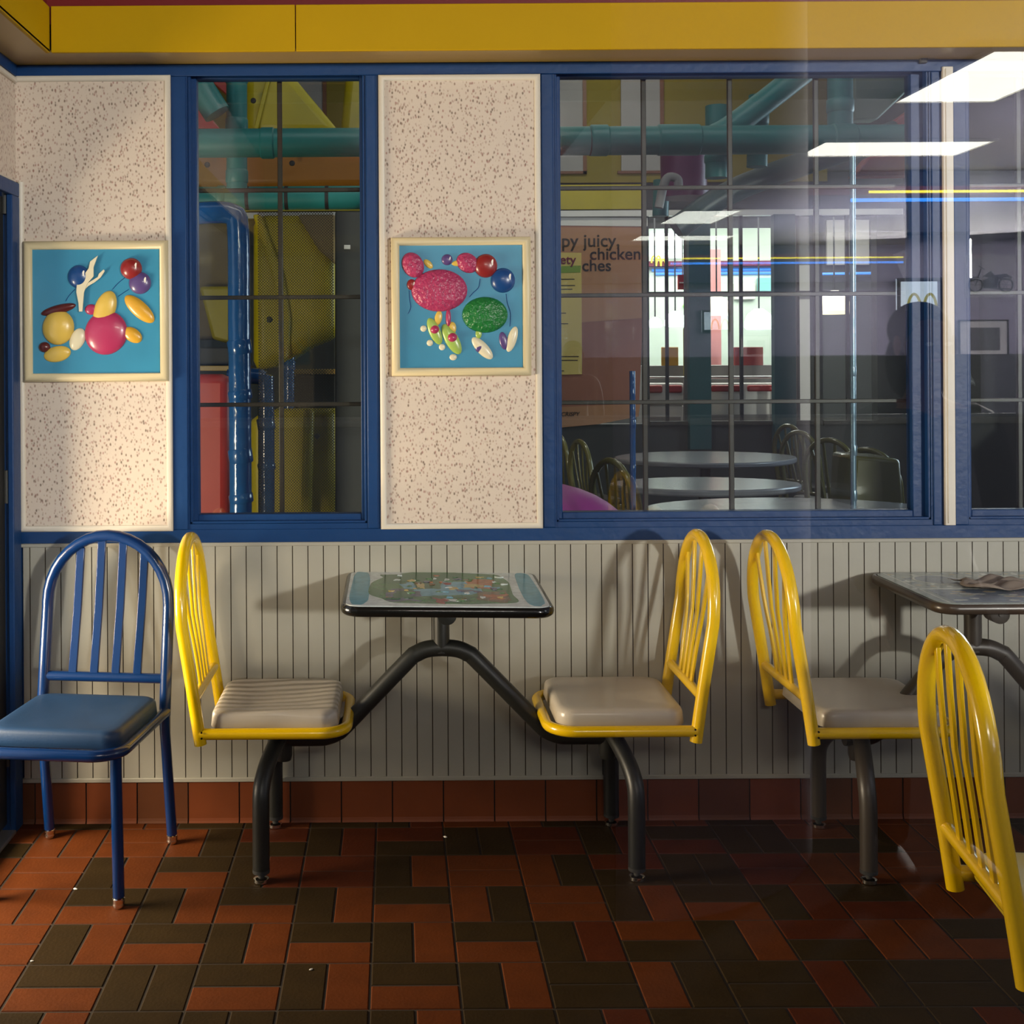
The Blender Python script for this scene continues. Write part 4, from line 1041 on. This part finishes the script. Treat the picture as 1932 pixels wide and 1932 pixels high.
for (px, Y, rz, lb) in ((1062, 8.3, .3, 'leftmost dim yellow chair behind the purple hood'), (1110, 7.4, .2, 'second dim yellow chair from the left behind the purple hood'), (1170, 6.0, .4, 'dim chair just right of the purple hood beside the blue pole'),
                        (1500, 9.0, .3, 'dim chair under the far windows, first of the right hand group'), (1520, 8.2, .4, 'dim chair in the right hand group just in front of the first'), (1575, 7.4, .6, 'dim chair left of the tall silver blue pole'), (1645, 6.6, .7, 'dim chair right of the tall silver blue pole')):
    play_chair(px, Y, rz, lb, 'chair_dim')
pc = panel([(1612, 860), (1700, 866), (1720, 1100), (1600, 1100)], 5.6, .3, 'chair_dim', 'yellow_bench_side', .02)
panel([(1640, 295), (1800, 280), (1800, 330), (1612, 332)], 5.9, .1, 'play_red', 'red_panel', .01)
panel([(1655, 250), (1800, 150), (1800, 260)], 5.9, .1, 'play_red', 'red_panel', .01)

# ------------------------------------------------------------------ lit annex beyond the far windows
AY = 13.0
an = MB().box(.2, 6.5, AY, AY+.1, 0, 3.4); anw = struct(an.build('wall_annex', 'playroom_dark'))
MB().box(at(1215, 600, AY-.05).x, at(1500, 600, AY-.05).x, AY-.05, AY, 0, at(1300, 432, AY).z).build('pale_panel', 'annex_pale', anw)
struct(MB().box(.2, 6.5, PY+.12, AY, -.06, -.003).build('floor_annex', 'brown_tile'))
struct(MB().box(.2, 6.5, PY+.12, AY, 3.2, 3.26).build('ceiling_annex', 'white_lam'))
struct(MB().box(.2, .3, PY+.12, AY, 0, 3.2).build('wall_annex_left', 'playroom_dark'))
struct(MB().box(6.4, 6.5, PY+.12, AY, 0, 3.2).build('wall_annex_right', 'playroom_dark'))
def booth(px0, px1, pt, pbm, Y, label):
    a, b = at(px0, pt, Y), at(px1, pbm, Y); t = thing('booth_bench', label, 'bench', ((a.x+b.x)/2, Y, 0), 0, 'red and white booth benches'); w_ = (b.x-a.x)/2; zt = a.z
    MB().box(-w_, w_, 0, .1, 0, b.z+.0).build('base', 'white_lam', t, bevel=.01)
    n = max(2, int(w_*2/.35)); 
    MB().box(-w_, w_, -.02, .10, b.z, zt-.05).build('backrest', 'white_lam', t, bevel=.02)
    for k in range(n):
        x0 = -w_+2*w_*k/n+.02; x1 = -w_+2*w_*(k+1)/n-.02
        MB().box(x0, x1, -.05, -.015, b.z+(zt-b.z)*.45, zt-.07).build('red_cushion', 'red_paint', t, bevel=.015)
    MB().tube([(-w_, -.03, b.z-.15), (-w_, -.03, zt), (w_, -.03, zt), (w_, -.03, b.z-.15)], .014, 10).build('rail', 'aluminium', t)
    MB().box(-w_+.03, w_-.03, -.012, 0, b.z-.35, b.z-.1).build('grey_kick_panel', 'grey_panel', t)
booth(1215, 1290, 712, 765, 10.4, 'red and white booth bench seen left of the teal column')
booth(1335, 1472, 712, 760, 10.4, 'wide red and white booth bench seen right of the teal column')
def lamp(px, py, Y, r, m, label):
    c = at(px, py, Y); t = thing('pendant_lamp', label, 'lamp', c, 0, 'glowing pendant lamps beyond the far windows')
    MB().lathe([(.3*r, .9*r), (.8*r, .5*r), (r, 0), (1.05*r, -.4*r), (.9*r, -.6*r), (.5*r, -.5*r)], (0, 0, 0)).build('shade', m, t)
    MB().tube([(0, 0, .9*r), (0, 0, 3.2-c.z)], .008, 8).build('cord', 'dark_band', t)
lamp(1236, 610, 12.0, .07, 'lamp_glow', 'leftmost glowing white pendant lamp'); lamp(1274, 605, 12.3, .11, 'lamp_glow', 'glowing white lamp second from the left'); lamp(1322, 612, 12.0, .1, 'lamp_glow', 'glowing white lamp just right of the teal column')
lamp(1352, 580, 11.6, .13, 'lamp_warm', 'warm orange glowing lamp above the wide booth'); lamp(1432, 606, 12.0, .14, 'lamp_glow', 'glowing white lamp behind the dark window mullion'); lamp(1478, 585, 12.4, .09, 'lamp_glow', 'glowing lamp at the right end of the white row')
lamp(1574, 575, 11.4, .15, 'lamp_warm', 'large warm glowing lamp right of the pale door leaf')
bx = lambda px0, px1, py0, py1, Y: (at(px0, py0, Y).x, at(px1, py0, Y).x, at(px0, py1, Y).z, at(px0, py0, Y).z)
def slab(name, label, cat, px0, px1, py0, py1, Y, dep, m, group=None):
    x0, x1, z0, z1 = bx(px0, px1, py0, py1, Y); o = MB().box(-(x1-x0)/2, (x1-x0)/2, 0, dep, 0, z1-z0).build(name, m, bevel=.004); o.location = ((x0+x1)/2, Y, z0)
    return tag(o, label, cat, group)
slab('fascia_sign', 'maroon fascia band above the blue neon beyond the far windows', 'sign', 1200, 1500, 493, 503, 12.85, .1, 'maroon')
hs = thing('hanging_sign', 'pale red hanging sign board between the lit window bays', 'sign', at(1310, 546, 11.0))
a_ = at(1340, 518, 11.0)-hs.location
MB().box(-a_.x, a_.x, 0, .03, 0, a_.z).build('board', 'red_paint', hs); MB().box(-a_.x+.01, a_.x-.01, -.004, 0, a_.z*.42, a_.z*.5).build('pale_stripe', 'white_lam', hs)
MB().tube([(-a_.x*.7, .015, a_.z), (-a_.x*.7, .015, 3.2-hs.location.z)], .006, 6).build('hanging_rod', 'aluminium', hs); MB().tube([(a_.x*.7, .015, a_.z), (a_.x*.7, .015, 3.2-hs.location.z)], .006, 6).build('hanging_rod', 'aluminium', hs)
mat('pink_paint', (.6, .25, .25), .5)
slab('square_column', 'pale pink square column at the left of the wide far window', 'column', 1341, 1360, 470, 950, 11.9, .12, 'pink_paint')
slab('menu_board', 'white menu board on the annex wall right of the pink column', 'board', 1385, 1425, 535, 565, 12.9, .04, 'white_lam')
slab('menu_board', 'aqua tinted board at the top right of the wide far window', 'board', 1430, 1465, 524, 552, 12.9, .04, 'teal_glass')
slab('grey_window_panel', 'tall greyish pane standing beyond the right hand bay', 'panel', 1560, 1640, 415, 500, 12.9, .04, 'grey_panel')
slab('yellow_banner', 'yellow banner at the right of the wide far window', 'banner', 1478, 1496, 530, 640, 12.9, .04, 'play_yellow2')
ns = thing('neon_strip', 'stacked blue neon strips with small yellow arches seen through the far windows', 'neon sign', at(1350, 515, 12.93))
o_ = ns.location
nsb = MB()
for (a, b, y) in ((1230, 1480, 509), (1236, 1470, 516), (1540, 1662, 516)):
    nsb.tube([at(a, y+1, 12.93)-o_, at(b, y-1, 12.93)-o_], .014, 8)
nsb.build('blue_tube', 'neon_blue_far', ns)
for (cx_, cy_) in ((1238, 499), (1247, 505)):
    c = at(cx_, cy_-3, 12.83)-o_; ar = MB(); s_ = .05
    for dx in (-.5, .5):
        ar.tube([c+Vector(((dx+.5*math.cos(q))*s_, 0, (1.5*math.sin(q))*s_)) for q in [PI*i/12 for i in range(13)]], .009, 8)
    ar.build('yellow_arches', 'neon_yellow_far', ns)
gc = MB(); gc.tube([at(1290, 575, 12.93), at(1302, 585, 12.93), at(1298, 602, 12.93), at(1310, 615, 12.93), at(1304, 632, 12.93), at(1312, 650, 12.93)], .02, 8, smooth_n=5)
tag(gc.build('neon_squiggle', 'neon_green'), 'wavy green neon tube beyond the teal column', 'neon sign')
slab('notice_board', 'tall olive yellow board standing beside the teal column', 'board', 1290, 1306, 619, 973, 10.85, .03, 'wall_olive')
slab('door_leaf_panel', 'pale blue white door leaf standing open beyond the far windows', 'door', 1506.5, 1534, 500, 998, 10.0, .04, 'white_lam')
slab('door_post', 'blue post next to the pale open door leaf', 'post', 1497, 1506, 500, 998, 10.0, .06, 'blue_paint')
slab('counter_top', 'pale service counter running below the lamps', 'counter', 1225, 1480, 690, 968, 11.0, .6, 'grey_panel')
slab('food_poster', 'small yellow and red food picture left on the counter', 'poster', 1248, 1280, 655, 690, 11.0, .02, 'b_orange', 'food pictures on the counter')
slab('food_poster', 'wider yellow and red food picture standing right on the counter', 'poster', 1385, 1440, 655, 690, 11.0, .02, 'play_red', 'food pictures on the counter')
slab('light_box', 'bright white ceiling light box seen left of the teal column', 'light', 1230, 1296, 440, 462, 12.85, .1, 'lamp_glow')
slab('light_box', 'narrow bright light strip under the first light box', 'light', 1230, 1296, 471, 476, 12.85, .1, 'lamp_glow')
slab('light_box', 'second narrow bright light strip lowest below the light box', 'light', 1233, 1296, 479, 486, 12.85, .1, 'lamp_glow')
# outdoor light seen in window_5 behind the viewpoint
og = MB().box(q0.x-.3, q1.x+.3, YB-.5, YB-.45, q1.z-.3, q0.z+.3).build('sky_backdrop', 'sky_glow'); struct(og)
# tiny green arches of the shop sign outside that window
ag = thing('roadside_sign', 'yellow double arch sign outside the reflected window', 'sign', rv(1740, 585, 10.4))
for dx in (-.07, .07):
    MB().tube([Vector((dx+.055*math.cos(q), 0, .14*math.sin(q))) for q in [PI*i/16 for i in range(17)]], .012, 8).build('arch', 'neon_yellow_far', ag)

# ------------------------------------------------------------------ person standing in the dining room, seen only as a dark reflection
for n_, c_ in dict(skin=(.32, .17, .11), jacket=(.012, .014, .02), trousers=(.01, .012, .018), hair=(.015, .01, .008), shoe=(.02, .02, .02)).items(): mat(n_, c_, .7)
def skinned(name, chains, mname, parent=None, subdiv=1):
    verts = []; edges = []; rad = []
    idx = {}
    def vid(p, r):
        k = tuple(round(q, 4) for q in p)
        if k not in idx: idx[k] = len(verts); verts.append(p); rad.append(r)
        return idx[k]
    for ch in chains:
        prev = None
        for (x, y, z, rx, ry) in ch:
            v = vid((x, y, z), (rx, ry))
            if prev is not None and prev != v: edges.append((prev, v))
            prev = v
    me = bpy.data.meshes.new(name); me.from_pydata(verts, edges, []); o = bpy.data.objects.new(name, me); COL.objects.link(o)
    me.materials.append(MATS[mname])
    o.modifiers.new('skin', 'SKIN')
    for i, r_ in enumerate(rad):
        me.skin_vertices[0].data[i].radius = r_; me.skin_vertices[0].data[i].use_root = (i == 0)
    sb = o.modifiers.new('sub', 'SUBSURF'); sb.levels = subdiv; sb.render_levels = subdiv+1
    dg = bpy.context.evaluated_depsgraph_get(); me2 = bpy.data.meshes.new_from_object(o.evaluated_get(dg)); me2.shade_smooth()
    o.modifiers.clear(); o.data = me2
    if parent: o.parent = parent
    return o
pr = thing('person', 'person in dark jacket standing still, a dark silhouette reflected at the right', 'person', (1.47, -2.3, 0), 0)
H = 1.57
def arm(s_, e=0):
    return [(0, 0, 1.22, .10+e, .075+e), (s_*.10, 0, 1.27, .055+e, .05+e), (s_*.165, 0, 1.255, .045+e, .045+e), (s_*.195, .0, 1.10, .040+e, .040+e), (s_*.205, .01, .99, .034+e, .034+e), (s_*.20, .06, .86, .030+e, .028+e), (s_*.19, .11, .775, .021+e, .018+e)]
torso = [(0, 0, .86, .115, .085), (0, 0, .98, .10, .075), (0, 0, 1.10, .105, .078), (0, 0, 1.22, .10, .075), (0, .0, 1.30, .05, .048), (0, .01, 1.36, .042, .045), (0, .02, 1.42, .062, .07), (0, .02, 1.49, .068, .082), (0, .01, 1.535, .045, .055)]
def leg(s_): return [(0, 0, .86, .115, .085), (s_*.08, 0, .80, .08, .08), (s_*.095, 0, .62, .066, .068), (s_*.10, .005, .44, .048, .05), (s_*.10, 0, .30, .045, .048), (s_*.10, 0, .09, .030, .032)]
fing = []
for s_ in (-1, 1):
    wr = (s_*.19, .11, .775, .021, .018); palm = (s_*.186, .125, .735, .030, .014)
    fing.append([wr, palm])
    for q, (dy, L_) in enumerate(((-.024, .062), (-.008, .072), (.009, .068), (.024, .055))):
        b0 = (s_*.184, .128+dy, .705, .0085, .008)
        fing.append([palm, b0, (s_*.178, .133+dy, .705-L_*.5, .0078, .0075), (s_*.168, .136+dy, .705-L_*.92, .0065, .006)])
    fing.append([palm, (s_*.178, .158, .725, .0095, .009), (s_*.170, .170, .700, .0085, .008), (s_*.166, .172, .680, .007, .0065)])
foot_ = [[(s_*.10, 0, .09, .030, .032), (s_*.10, -.02, .04, .030, .030), (s_*.105, .06, .035, .036, .028), (s_*.11, .13, .028, .034, .022)] for s_ in (-1, 1)]
body = skinned('body', [torso, arm(-1), arm(1), leg(-1), leg(1)]+fing+foot_, 'skin', pr)
skinned('jacket', [[(0, 0, .74, .150, .115), (0, 0, .80, .150, .115), (0, 0, .86, .14, .108), (0, 0, .98, .125, .10), (0, 0, 1.10, .13, .10), (0, 0, 1.22, .125, .095), (0, 0, 1.31, .06, .058)]]+[arm(s_, .014)[:-1]+[(s_*.1915, .102, .79, .034, .032)] for s_ in (-1, 1)], 'jacket', pr)
skinned('trousers', [[(0, 0, .86, .132, .10), (0, 0, .95, .12, .09)]]+[[(x, y, z, a_+.014, b_+.014) for x, y, z, a_, b_ in leg(s_)][:-1]+[(s_*.10, 0, .07, .048, .05)] for s_ in (-1, 1)], 'trousers', pr)
for s_ in (-1, 1): skinned('shoe', [[(s_*.10, -.035, .045, .042, .042), (s_*.105, .05, .042, .046, .038), (s_*.11, .125, .034, .044, .030), (s_*.112, .16, .03, .03, .024)]], 'shoe', pr)
hr = MB(); hr.ell((0, -.030, 1.505), .084, .086, .078, 0, 24, 14); hr.ell((0, -.062, 1.41), .082, .045, .11, 0, 24, 12); hr.build('hair', 'hair', pr)
fc = MB(); fc.ell((0, .098, 1.455), .011, .016, .020); fc.build('nose', 'skin', body)
for s_ in (-1, 1):
    MB().ell((s_*.026, .092, 1.462), .010, .006, .006).build('eye', 'b_white', body)
    MB().ell((s_*.079, .01, 1.46), .008, .018, .028).build('ear', 'skin', body)
MB().ell((0, .094, 1.418), .022, .006, .006).build('mouth', 'pink_paint', body)
